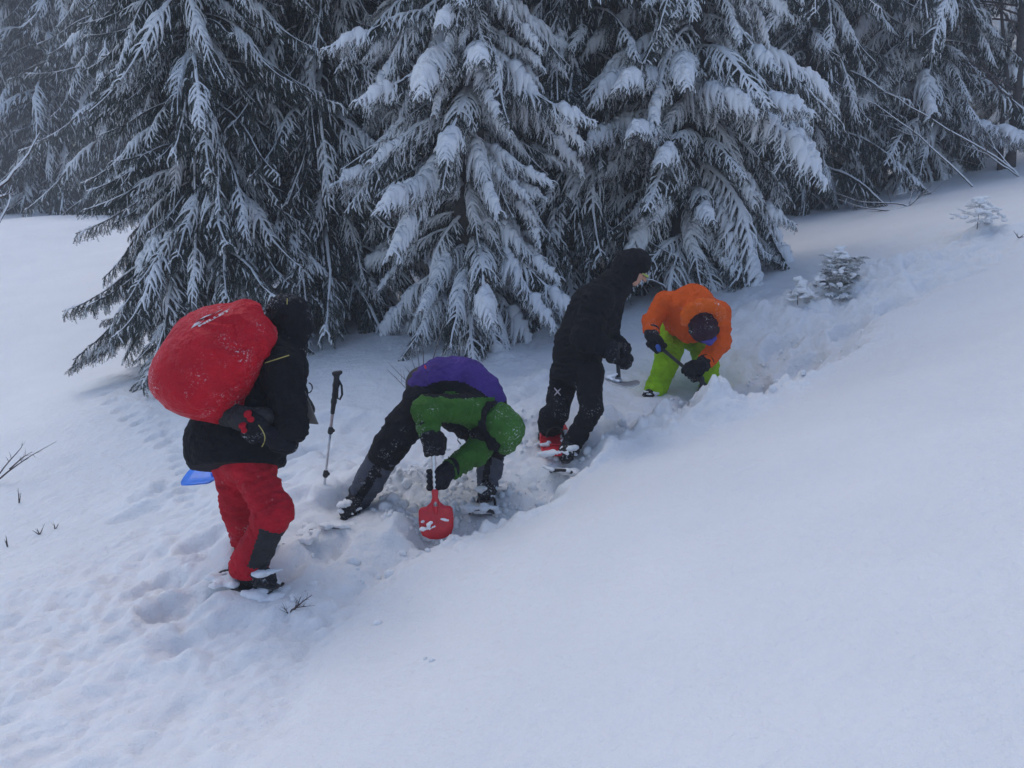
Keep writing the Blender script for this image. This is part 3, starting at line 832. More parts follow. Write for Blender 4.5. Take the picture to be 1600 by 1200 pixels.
# ===== the person on the left under the red pack
D1 = 4.85
def person_red():
    W = lambda x, y, d=0: at(x, y, D1 + d)
    hipN, hipF = W(386, 715, -.06), W(366, 715, .12)
    kneeN, kneeF = W(428, 800, -.12), W(374, 790, .17)
    ankN, ankF = W(388, 885, -.05), W(386, 845, .28)
    pelv, waist, chest, neck = W(372, 690), W(388, 640), W(428, 575), W(447, 535)
    shN, shF = W(438, 574, -.18), W(444, 568, .20)
    elN, wrN = W(457, 668, -.22), W(438, 692, -.24)
    head = W(453, 500)
    B = Body(h=.018, k=.04)
    B.chain([pelv, waist, chest, neck, head], [.13, .12, .14, .055, .085])
    B.chain([hipN, kneeN, ankN], [.075, .055, .04]); B.chain([hipF, kneeF, ankF], [.075, .055, .04])
    B.chain([chest, shN, elN, wrN], [.08, .06, .045, .032]); B.chain([chest, shF, W(478, 640, .2), W(452, 668, .12)], [.08, .06, .045, .032])
    p = skin('person', B, M_HAIR)
    tag(p, 'person in black hooded jacket and red trousers bent under a red pack', 'person', 'people digging in the snow')
    T = Body(h=.011, k=.05)
    T.limb(hipN, hipF, .135, .135, k=.06)
    T.chain([hipN, kneeN, lerp(kneeN, ankN, .7), ankN], [.122, .098, .086, .096], fold=.012)
    T.chain([hipF, kneeF, ankF], [.128, .098, .088], fold=.012)
    T.limb(ankN + [0, 0, .02], ankN + [0, 0, -.03], .088, .082, fold=.012)
    T.plane(ankN + [0, 0, -.045], [0, 0, -1])
    ax = unit(ankN - kneeN)
    def pick(c):
        t = (c - kneeN) @ ax; r_ = (c - kneeN) - t[:, None] * ax
        m = (t > .07) & (t < .31) & (r_[:, 0] > -.02 + (t - .07) * .10) & (np.linalg.norm(r_, axis=1) < .17) & (r_[:, 1] < .08)
        return m.astype(int)
    skin('trousers', T, [M_RED, M_GREYP], p, pick)
    J = Body(h=.011, k=.07)
    J.chain([W(352, 700), W(376, 650), chest, W(440, 545)], [.215, .18, .175, .10], fold=.014, fs=.8)
    J.limb(W(345, 688, -.02), W(405, 692, -.02), .165, .15, fold=.012)
    J.limb(W(322, 672), W(345, 700), .07, .09, fold=.01)
    J.limb(W(362, 690, -.03), W(372, 725, -.03), .215, .225, fold=.012); J.limb(W(398, 680, -.05), W(404, 725, -.05), .12, .125, fold=.01)
    J.limb(shN, shF, .115, .115)
    J.chain([shN, lerp(shN, elN, .5), elN], [.108, .094, .086], fold=.015, k=.04)
    J.chain([elN, wrN], [.080, .060], fold=.014, k=.03)
    J.chain([shF, W(464, 640, .2), W(448, 668, .12)], [.10, .078, .065], fold=.012, k=.04)
    hem = W(370, 726, -.15); J.plane(hem, -UPV + np.array([.04, -.25, 0]))
    skin('jacket', J, M_BLK, p)
    H = Body(h=.010, k=.05)
    H.chain([W(447, 490, -.01), W(460, 503, .03)], [.112, .098], fold=.007); H.limb(W(458, 530), W(450, 552), .085, .10, fold=.008)
    H.limb(W(466, 478, .06), W(474, 510, .06), .052, .05)
    skin('hood', H, M_BLKD, p)
    # yellow piping on hood and shoulder
    tube_mesh('piping', [W(449 - 2*t, 466 + 34 * t, -.113 + .01 * t) for t in np.linspace(0, 1, 8)], .003, M_CORD, 5, p)
    tube_mesh('piping', [W(414 + 38 * t, 567 - 12 * t, -.318 + .01 * t) for t in np.linspace(0, 1, 8)], .003, M_CORD, 5, p)
    G = Body(h=.0055, k=.02)
    hand = W(408, 672, -.33)
    G.limb(wrN + [.03, 0, 0], lerp(wrN, hand, .5), .064, .050, fold=.008)
    loose_hand(G, lerp(wrN, hand, .55), hand - wrN, np.array([0, 1, -.4]), curl=24, s=1.25)
    skin('glove', G, M_GLOVE, p)
    G = Body(h=.0055, k=.02)
    wf = W(452, 668, .12); loose_hand(G, wf, np.array([-.5, -.1, -.6]), np.array([-.5, -.5, .2]), curl=40, s=1.15)
    skin('glove', G, M_GLOVE, p)
    tube_mesh('glove_cord', [W(404 + 10 * math.sin(t * 2.6), 664 + 34 * t, -.425) for t in np.linspace(0, 1, 8)], .003, M_CORD, 5, p)
    boot(p, W(372, 898, -.02), W(428, 920, -.12), ankN + [0, 0, -.05], seed=1)
    boot(p, W(380, 868, .30), W(432, 862, .34), ankF + [0, 0, -.03], seed=2)
    return W
W1 = person_red()
snowshoe('snow crusted snowshoe under the near foot of the person with red trousers', W1(370, 905, .02) + [0, 0, .04], W1(446, 932, -.14) + [0, 0, .03], M_RUB, .9, 1, 'snowshoes')
snowshoe('dark snowshoe under the far foot of the person with red trousers', W1(378, 866, .34), W1(452, 846, .42), M_RUB, .7, 2, 'snowshoes')

def backpack():
    W = lambda x, y, d=0: at(x, y, D1 + d)
    o = empty('backpack', W(340, 640, -.1)); base = np.array(o.location)
    tag(o, 'large backpack under a bulging red rain cover on the bent back', 'backpack')
    B = Body(h=.011, k=.10)
    for dd in (-.24, .08):
        for x, y, r in [(370, 522, .135), (345, 535, .175), (312, 562, .19), (294, 595, .18), (322, 604, .15), (352, 545, .185), (398, 525, .085)]:
            B.ball(W(x, y, dd - .08), r * .95)
    B.limb(W(388, 515, -.25), W(335, 618, -.25), .10, .12, fold=.005, fs=.9)
    B.limb(W(412, 515, -.18), W(345, 628, -.20), .04, .06, fold=.006, fs=1.2)
    B.limb(W(306, 522, -.30), W(376, 504, -.30), .09, .085, fold=.005, fs=.8)
    B.limb(W(275, 590, -.30), W(300, 560, -.30), .11, .11, fold=.005, fs=.7)
    V, Q = B.mesh()
    # crumpled coated fabric: creases that run down to the elastic edge
    Nn = noise3(V * np.array([9, 9, 9]) + 3)
    dirv = unit(W(430, 560) - W(280, 520)); u = V @ dirv; w = V @ np.cross(dirv, FWD)
    cr = 1 - 3.0 * np.abs(noise3(np.stack([u * 1.5, w * 9 + Nn * .9 + u * 2, V[:, 1] * 2.5], 1)))
    nr = unit_rows(V - W(325, 565, -.08))
    V = V + nr * ((cr - .3) * .026 * sstep(-.35, .2, u - u.mean()) + Nn * .006)[:, None]
    cover = link('rain_cover', mesh_from('rain_cover', V - base, Q, M_COVER), o)
    tree = BVHTree.FromPolygons([Vector(v) for v in V], [tuple(q) for q in Q])
    # printed name and emblem on the cover
    def project(P2, c, ux, uy, name, tris, mat):
        out = []
        for a, b in P2:
            tgt = c + ux * a + uy * b; d = Vector(unit(tgt))
            h = tree.ray_cast(Vector((0, 0, 0)), d)
            q = np.array(h[0]) - np.array(d) * .004 if h[0] is not None else tgt
            out.append(q - base)
        link(name, mesh_from(name, out, tris, mat, smooth=False), cover)
    c = W(330, 497, -.3)
    ux = unit(W(352, 490, -.3) - W(312, 511, -.3)); uy = unit(np.cross(np.cross(ux, -FWD), ux)) * -1
    if uy[2] < 0: uy = -uy
    cu = bpy.data.curves.new('lettering', 'FONT'); cu.body = 'MILLET'; cu.size = .062; cu.align_x = 'CENTER'; cu.offset = .0026; cu.shear = .25
    to = bpy.data.objects.new('lettering', cu); COL.objects.link(to)
    dg = bpy.context.evaluated_depsgraph_get(); tm = bpy.data.meshes.new_from_object(to.evaluated_get(dg))
    P2 = [(v.co.x * 1.0, v.co.y - .048) for v in tm.vertices]; tr = [tuple(p.vertices) for p in tm.polygons]
    bpy.data.objects.remove(to)
    project(P2, c, ux, uy, 'lettering', tr, M_PRINT)
    E_ = [(-.075, .022), (-.035, .055), (.01, .052), (-.045, .012), (-.03, .075), (.0, .092), (.085, .062), (.06, .052), (.02, .062), (-.005, .078)]
    def sub(poly, n=5):
        o_ = []
        for i in range(len(poly)):
            for t in range(n): o_.append(tuple(lerp(poly[i], poly[(i+1) % len(poly)], t / n)))
        return o_
    for poly in ([(-.10, .008), (-.062, .058), (-.012, .052), (-.050, .012)], [(-.052, .074), (.0, .092), (.078, .050), (.038, .046), (.006, .066)]):
        pl = [(a * 1.2, b * 1.2 - .004) for a, b in sub(poly)]; cx = tuple(np.mean(pl, 0)); pts = pl + [cx]; n = len(pl)
        project(pts, c, ux, uy, 'emblem', [(i, (i+1) % n, n) for i in range(n)], M_PRINT)
    # hip belt with pocket and red patches
    H = Body(h=.009, k=.03)
    H.chain([W(345, 640, -.22), W(378, 655, -.34), W(410, 650, -.30), W(440, 655, -.16)], [.075, .055, .040, .03], fold=.008)
    V, Q = H.mesh(); link('hip_belt', mesh_from('hip_belt', V - base, Q, M_GREYP), o)
    for a, b in (((386, 646, -.395), (391, 655, -.39)), ((378, 664, -.395), (381, 671, -.39))):
        R = Body(h=.006, k=.01); R.limb(W(*a), W(*b), .019, .016, fold=.006, fs=2); V, Q = R.mesh(); link('belt_patch', mesh_from('belt_patch', V - base, Q, M_RED), o)
    S = Body(h=.009, k=.03); S.chain([W(428, 530, -.16), W(452, 552, -.20), W(470, 590, -.12), W(462, 640, -.05)], [.030, .028, .026, .024]); V, Q = S.mesh()
    link('shoulder_strap', mesh_from('shoulder_strap', V - base, Q, M_BLK), o)
def unit_rows(A): return A / (np.linalg.norm(A, axis=1)[:, None] + 1e-9)
backpack()

def slab(name, prof, ux, uy, uz, c, th, mat, parent, bend=0.0):
    """a sheet with outline prof (in ux, uy), thickness th along uz, dished by bend"""
    prof = np.asarray(prof, float); n = len(prof); cen = prof.mean(0)
    rings = [prof, lerp(prof, cen[None], .35), lerp(prof, cen[None], .7)]
    V, F = [], []
    for s_ in (.5, -.5):
        for R in rings:
            for a, b in R: V.append(c + ux * a + uy * b + uz * (s_ * th + bend * ((a / .12) ** 2 - .6)))
        V.append(c + ux * cen[0] + uy * cen[1] + uz * (s_ * th - bend * .6))
    m = 3 * n + 1
    for s_ in (0, 1):
        o0 = s_ * m; fs = []
        for i in range(2):
            for j in range(n): fs.append((o0 + i*n + j, o0 + i*n + (j+1) % n, o0 + (i+1)*n + (j+1) % n, o0 + (i+1)*n + j))
        for j in range(n): fs.append((o0 + 2*n + j, o0 + 2*n + (j+1) % n, o0 + 3*n))
        F += [f if s_ == 0 else f[::-1] for f in fs]
    for j in range(n): F.append((j, m + j, m + (j+1) % n, (j+1) % n))
    return link(name, mesh_from(name, V, F, mat), parent)

BLADE = [(-.020, .0), (.020, .0), (.030, -.03), (.060, -.055), (.098, -.06), (.112, -.075), (.116, -.14), (.112, -.20), (.096, -.245), (.05, -.272), (.0, -.280),
         (-.05, -.272), (-.096, -.245), (-.112, -.20), (-.116, -.14), (-.112, -.075), (-.098, -.06), (-.060, -.055), (-.030, -.03)]

def shovel(label, top, neck, face, blade_mat, shaft_mat, knob=True, sc=1.0, ribs=True, handle_mat=None, snow=None, blade_dir=None):
    """shaft from handle to socket, dished blade facing 'face'"""
    top, neck = np.asarray(top, float), np.asarray(neck, float)
    o = empty('snow_shovel', neck); tag(o, label, 'shovel', 'avalanche shovels')
    d = unit(neck - top); bd = unit(blade_dir) if blade_dir is not None else d
    face = unit(face - bd * np.dot(face, bd)); ux = np.cross(bd, face)
    tube_mesh('shaft', [top - neck + d * t for t in np.linspace(0, np.linalg.norm(neck - top) + .05, 6)], .0145, shaft_mat, 12, o)
    if knob:
        hx = unit(np.cross(d, [0, 1, 0.01]))
        B = Body(h=.005, k=.02); B.limb(top - neck - hx * .055, top - neck + hx * .055, .016, .016); B.limb(top - neck, top - neck + d * .05, .018, .018)
        V, Q = B.mesh(); link('handle', mesh_from('handle', V, Q, handle_mat or M_RUB), o)
    b = slab('blade', np.array(BLADE) * sc, ux, -bd, face, np.zeros(3), .005, blade_mat, o, bend=.028)
    B = Body(h=.0055, k=.015); B.limb(-bd * .04 + face * .0, bd * .085 + face * -.004, .021, .012); V, Q = B.mesh(); link('socket', mesh_from('socket', V, Q, blade_mat), b)
    if ribs:
        for s_ in (-.05, .05):
            tube_mesh('rib', [ux * s_ * sc + bd * t * sc + face * (.028 * ((s_ / .12) ** 2 - .6) - .003) for t in np.linspace(.075, .25, 6)], .005, blade_mat, 6, b)
    if snow:
        clumps('snow_clump', [(np.asarray(p) - neck, r_) for p, r_ in snow], b)
    return o

shovel('blue shovel whose blade shows behind the person in red trousers', W1(440, 682, .16), W1(352, 738, .34), np.array([.1, -.35, 1.0]), M_BLUPL, M_ALU, blade_dir=np.array([-1, .1, -.12]))
# map case hanging at the chest and its cord loop
def map_case():
    o = empty('map_case', W1(482, 640, .05)); tag(o, 'grey map case hanging in front of the black jacket', 'map case')
    P = [W1(474, 606, .02), W1(497, 663, .0), W1(468, 660, .10), W1(462, 612, .10)]
    c = np.mean(P, 0); nrm = unit(np.cross(P[1] - P[0], P[2] - P[0]))
    V = [p - np.array(o.location) + nrm * s_ for s_ in (.004, -.004) for p in P]
    F = [(0,1,2,3), (7,6,5,4), (0,4,5,1), (1,5,6,2), (2,6,7,3), (3,7,4,0)]
    link('sleeve', mesh_from('sleeve', V, F, plain('grey_plastic_sleeve', (.16, .155, .14), .35), smooth=False), o)
    tube_mesh('cord_loop', [W1(481 + 7 * math.sin(t), 606 - 8 * math.cos(t), .03) - np.array(o.location) for t in np.linspace(.2, 5.4, 14)], .004, M_RUB, 6, o)
map_case()

# ===== the stooping digger: purple and green jacket
D2 = 5.6
def person_green():
    W = lambda x, y, d=0: at(x, y, D2 + d)
    hipN, hipF = W(662, 624, -.08), W(676, 622, .12)
    kneeN, kneeF = W(606, 702, -.08), W(772, 690, .28)
    ankN, ankF = W(562, 778, .10), W(762, 757, .30)
    pelv, mid, chest, neck = W(662, 600), W(705, 592), W(752, 618, -.02), W(775, 640, -.03)
    head = W(786, 668, -.06)
    shN, elN, wrN, hN = W(745, 636, -.24), W(661, 640, -.36), W(671, 676, -.40), W(678, 698, -.40)
    shF, elF, wrF, hF = W(772, 668, .14), W(742, 708, -.12), W(703, 734, -.30), W(680, 748, -.36)
    B = Body(h=.018, k=.04)
    B.chain([pelv, mid, chest, neck, head], [.12, .12, .13, .06, .085])
    B.chain([hipN, kneeN, ankN], [.075, .055, .04]); B.chain([hipF, kneeF, ankF], [.075, .055, .04])
    B.chain([chest, W(738, 640, -.14), elN, wrN], [.08, .05, .042, .03]); B.chain([chest, shF, elF, wrF], [.08, .055, .042, .03])
    p = skin('person', B, M_HAIR)
    tag(p, 'person in green hood and purple backed jacket stooping to shovel', 'person', 'people digging in the snow')
    T = Body(h=.011, k=.05)
    T.limb(hipN, hipF, .115, .115)
    T.chain([hipN, lerp(hipN, kneeN, .6), kneeN, lerp(kneeN, ankN, .3)], [.120, .112, .100, .085], fold=.011)
    T.chain([hipF, kneeF, lerp(kneeF, ankF, .3)], [.13, .095, .08], fold=.011)
    skin('trousers', T, M_BLK2, p)
    for k_, a_, s_ in ((kneeN, ankN, 1.0), (kneeF, ankF, .9)):
        G = Body(h=.010, k=.03); G.chain([lerp(k_, a_, .14), lerp(k_, a_, .6), a_ + (a_ - k_) * .06], [.090 * s_, .092 * s_, .076 * s_], fold=.011)
        ax = unit(a_ - k_)
        def pick(c, k_=k_, ax=ax):
            r_ = (c - k_) - ((c - k_) @ ax)[:, None] * ax
            ang = r_[:, 0] * .8 + r_[:, 2] * .2
            return ((ang > -.03) & (ang < .004) & (r_[:, 1] < 0)).astype(int)
        skin('gaiter', G, [M_GAIT, M_BLKD], p, pick)
    J = Body(h=.011, k=.06)
    J.chain([W(672, 610, -.03), W(692, 600), W(722, 602), W(748, 622), W(766, 640)], [.155, .165, .170, .160, .115], fold=.009, fs=.8)
    J.limb(W(715, 625, -.05), W(765, 655), .12, .12, fold=.01)
    J.chain([W(735, 640, -.17), lerp(shN, elN, .5), elN + [.02, 0, .0]], [.098, .080, .084], fold=.012, k=.03)
    J.chain([elN + [.02, 0, 0], lerp(elN, wrN, .9)], [.080, .064], fold=.012, k=.03)
    J.chain([shF, elF, lerp(elF, wrF, .9)], [.095, .080, .066], fold=.013, k=.03)
    up_img = UPV
    a0, a1 = W(640, 622), W(782, 612)
    def pick(c):
        # panels: purple back and flank, black side strip, green shoulders, chest and sleeves
        px = 800 + FOCAL * (c[:, 0]) / (c @ FWD); d = c - mid
        spine = lambda x: np.interp(x, [640, 690, 740, 790], [.14, .075, .055, -.02])
        u = (c - pelv) @ unit(chest - pelv); v = (c - pelv) @ unit(np.cross(np.cross(chest - pelv, [0, 0, 1.0]), chest - pelv))
        vmax = .055 - .16 * np.clip(np.abs(u - .22) - .05, 0, 1)
        out = np.where(v > .0 + .10 * np.sin(np.clip(u + .02, 0, .52) / .52 * math.pi), 0, 1)
        out = np.where((v < -.055 + .03 * u) & (u > -.05), 2, out)
        arm = np.minimum(seg_d(c, shN, elN), np.minimum(seg_d(c, elN, wrN), np.minimum(seg_d(c, shF, elF), seg_d(c, elF, wrF))))
        out = np.where((arm < .16) & (v < .03), 2, out)
        out = np.where((u < .03) & (v < -.03) & (arm > .13), 1, out)
        out = np.where((u > .56) & (v < -.01), 2, out)
        return out
    skin('jacket', J, [M_PURP, M_BLK, M_GRN], p, pick)
    H = Body(h=.010, k=.045)
    H.chain([W(778, 655, -.06), W(788, 670, -.06)], [.112, .122], fold=.008); H.limb(W(770, 652, -.04), W(780, 662, -.05), .10, .115, fold=.012)
    H.limb(W(800, 674, -.06), W(791, 695, -.06), .075, .066, fold=.006)
    skin('hood', H, cloth('snowy_green_cloth', (0.052, 0.165, 0.026), .75), p)
    N_ = Body(h=.008, k=.02); N_.chain([W(776, 628, -.10), W(764, 633, -.17), W(755, 645, -.205), W(752, 660, -.20), W(757, 676, -.17)], [.014, .018, .020, .020, .018], fold=.006); skin('collar_strap', N_, M_BLKD, p)
    F_ = Body(h=.009, k=.03); F_.chain([W(752, 680, -.08), W(770, 688, -.08)], [.07, .075], fold=.01); skin('neck_warmer', F_, M_BLKD, p)
    tube_mesh('drawstring', [W(718 + 3 * math.sin(t * 7), 672 + 22 * t, -.12) for t in np.linspace(0, 1, 8)], .004, M_RUB, 5, p)
    lg = Body(h=.006, k=.006); lg.limb(W(664, 572, -.205), W(665, 575, -.205), .008, .007); skin('chest_badge', lg, M_REDPL, p)
    sax = W(679, 770, -.40) - W(677, 696, -.40)
    G = Body(h=.0055, k=.02); G.limb(lerp(elN, wrN, .84), wrN, .064, .058, fold=.004); G.limb(wrN, lerp(wrN, hN, .4), .055, .045)
    grip(G, hN, np.array([1, .1, .1]), np.array([-.2, -.1, 1.0]), lerp(wrN, hN, .3), s=1.3); skin('glove', G, M_GLOVE, p)
    G = Body(h=.0055, k=.02); G.limb(lerp(elF, wrF, .86), wrF, .064, .058, fold=.004); G.limb(wrF, lerp(wrF, hF, .4), .055, .048)
    grip(G, hF, sax, wrF - hF, lerp(wrF, hF, .45), s=1.3); skin('glove', G, M_GLOVE, p)
    boot(p, W(560, 792, .12), W(538, 815, -.12), ankN + [-.01, 0, -.03], seed=3)
    boot(p, W(764, 776, .32), W(757, 786, .08), ankF + [0, 0, -.03], seed=4)
    return W
def seg_d(X, a, b):
    ab = b - a; t = np.clip(((X - a) @ ab) / (ab @ ab), 0, 1)
    return np.linalg.norm(X - a - t[:, None] * ab, axis=1)
W2 = person_green()
snowshoe('snow packed snowshoe under the trailing foot of the stooping digger', W2(566, 790, .25), W2(532, 824, -.22), M_RUB, 1.0, 3, 'snowshoes')
snowshoe('half buried snowshoe under the forward foot of the stooping digger', W2(766, 782, .40), W2(754, 797, .0), M_RUB, 1.0, 4, 'snowshoes')
shovel('red bladed shovel with silver shaft held by the stooping digger', W2(676, 690, -.40), W2(680, 778, -.40), np.array([.10, -1, .45]), M_REDPL, M_ALU, sc=.92,
       snow=[(W2(672, 818, -.44), .016), (W2(676, 824, -.44), .012), (W2(694, 812, -.44), .012), (W2(663, 826, -.42), .02), (W2(660, 815, -.41), .014)])

# ===== the standing person in black
D3 = 6.35
def person_black():
    W = lambda x, y, d=0: at(x, y, D3 + d)
    hipN, hipF = W(919, 582, -.10), W(884, 582, .10)
    kneeN, kneeF = W(924, 642, -.18), W(868, 648, .02)
    ankN, ankF = W(893, 697, -.05), W(858, 682, .22)
    pelv, waist, chest, neck = W(902, 575), W(910, 530), W(940, 470), W(966, 436)
    head = W(989, 422, -.02)
    shN, elN, wrN, hN = W(934, 470, -.21), W(914, 527, -.25), W(950, 543, -.27), W(965, 550, -.28)
    shF, elF, wrF = W(950, 470, .2), W(950, 530, .24), W(970, 545, .05)
    B = Body(h=.011, k=.035)
    B.chain([pelv, waist, chest, neck], [.12, .12, .14, .058])
    B.chain([hipN, kneeN, ankN], [.075, .055, .04]); B.chain([hipF, kneeF, ankF], [.075, .055, .04])
    B.chain([chest, shN, elN, wrN], [.08, .055, .042, .03]); B.chain([chest, shF, elF, wrF], [.08, .055, .042, .03])
    B.limb(neck, head, .058, .075)
    # head, looking right and down
    f = unit(np.array([.86, -.18, -.46])); u = unit(np.array([.42, 0, .9]) - f * np.dot(f, [.42, 0, .9])); l = np.cross(u, f)
    B.limb(head + u * .02, head - f * .02 + u * .03, .088, .092, k=.03)
    B.limb(head + f * .03 - u * .03, head + f * .045 - u * .065, .062, .042, k=.03)
    B.limb(head + f * .085 + u * .012, head + f * .112 - u * .022, .010, .016, k=.012)
    B.limb(head + f * .082 + u * .022 - l * .035, head + f * .082 + u * .022 + l * .035, .014, .014, k=.015)
    B.limb(head + f * .082 - u * .050 - l * .018, head + f * .082 - u * .050 + l * .018, .009, .009, k=.008)
    B.limb(head + f * .079 - u * .062 - l * .016, head + f * .079 - u * .062 + l * .016, .009, .009, k=.006)
    p = skin('person', B, M_SKIN)
    tag(p, 'person dressed all in black standing with face to the right', 'person', 'people digging in the snow')
    for s_ in (-1, 1):
        e = Body(h=.004, k=.004); e.ball(head + f * .080 + u * .005 + l * .032 * s_, .012); skin('eye', e, M_HAIR, p)
    T = Body(h=.011, k=.045)
    T.limb(hipN, hipF, .12, .12)
    T.chain([hipN, lerp(hipN, kneeN, .5), kneeN, lerp(kneeN, ankN, .6), ankN], [.112, .090, .080, .070, .068], fold=.010, k=.02)
    T.chain([hipF, lerp(hipF, kneeF, .5), kneeF, lerp(kneeF, ankF, .9)], [.112, .092, .088, .074], fold=.010, k=.02)
    T.limb(kneeF + [-.05, -.02, .0], lerp(kneeF, ankF, .55) + [-.03, 0, 0], .068, .076, fold=.012)
    skin('trousers', T, M_BLK2, p)
    # pale cross-shaped emblem on the thigh
    for (a, b) in (((866, 606), (876, 618)), ((876, 607), (866, 618))):
        pa, pb = W(*a, -.045), W(*b, -.045)
        tube_mesh('emblem', [lerp(pa, pb, t) for t in (0, .35, .65, 1)], [.003, .006, .006, .003], M_PRINT, 6, p)
    J = Body(h=.011, k=.06)
    J.chain([W(898, 582), W(906, 535), W(930, 485), W(958, 448)], [.178, .175, .190, .12], fold=.012, fs=.8)
    J.limb(shN, shF, .10, .10)
    J.chain([shN, elN], [.112, .098], fold=.014, k=.04); J.chain([elN, wrN], [.094, .072], fold=.013, k=.035)
    J.chain([shF, elF, wrF], [.10, .085, .07], fold=.013, k=.04)
    J.limb(W(950, 455), W(968, 438), .10, .085, fold=.008)
    J.limb(W(962, 447), W(974, 452), .06, .045, fold=.006)
    J.plane(W(897, 597), W(897, 597) - W(905, 555))
    skin('jacket', J, M_BLK, p)
    H = Body(h=.009, k=.04)
    H.limb(head - f * .035 + u * .02, head - f * .01 + u * .055, .122, .108, fold=.007)
    H.limb(head - f * .045 - u * .04, neck + [0, 0, .02], .095, .09, fold=.008)
    H.limb(head + f * .03 + u * .085 - l * .04, head + f * .03 + u * .085 + l * .04, .058, .058, fold=.004)
    H.limb(head + f * .055 + u * .06 - l * .05, head + f * .055 + u * .06 + l * .05, .03, .03)
    skin('hood', H, M_BLK, p)
    S = Body(h=.005, k=.01); S.chain([head + f * .075 + u * .012 - l * .075, head + f * .112 + u * .012 - l * .035, head + f * .118 + u * .01, head + f * .112 + u * .012 + l * .035], [.006, .009, .009, .008], flat=(f, 1.4))
    skin('glasses', S, plain('yellow_green_frame', (.42, .50, .10), .4), p)
    sax = np.array([.01, 0, -1.0])
    G = Body(h=.0055, k=.02); G.limb(lerp(elN, wrN, .68), wrN, .074, .062, fold=.008); G.limb(wrN, lerp(wrN, hN, .4), .052, .046)
    grip(G, hN, sax, wrN - hN + [0, -.06, 0], lerp(wrN, hN, .35), s=1.35); skin('glove', G, M_GLOVE, p)
    G = Body(h=.006, k=.02); loose_hand(G, wrF, np.array([.5, -.6, -.5]), np.array([-.3, -.4, -.7]), curl=38, s=1.2); skin('glove', G, M_GLOVE, p)
    boot(p, W(888, 708, .02), W(884, 724, -.22), ankN + [0, 0, -.03], seed=5)
    boot(p, W(850, 692, .22), W(880, 703, .12), ankF + [0, 0, -.02], seed=6)
    return W
W3 = person_black()
clump_at = lambda *c: at(*c)
snowshoe('red snowshoe under the rear foot of the person in black', W3(866, 668, .20) + [0, 0, .035], W3(868, 706, -.08) + [0, 0, .045], M_REDPL, .25, 5, 'snowshoes')
snowshoe('dark snowshoe under the near foot of the person in black', W3(885, 716, .10), W3(878, 733, -.25), M_RUB, .9, 6, 'snowshoes')
shovel('grey bladed shovel with short dark shaft held by the person in black', W3(964, 540, -.28), W3(967, 592, -.28), np.array([.05, .35, 1.0]), M_GREYBL, M_RUB, knob=True, ribs=False,
       blade_dir=np.array([.05, -.99, .06]), snow=[(W3(954, 592, -.34), .020), (W3(957, 587, -.36), .022), (W3(960, 594, -.4), .018), (W3(962, 596, -.3), .02)])

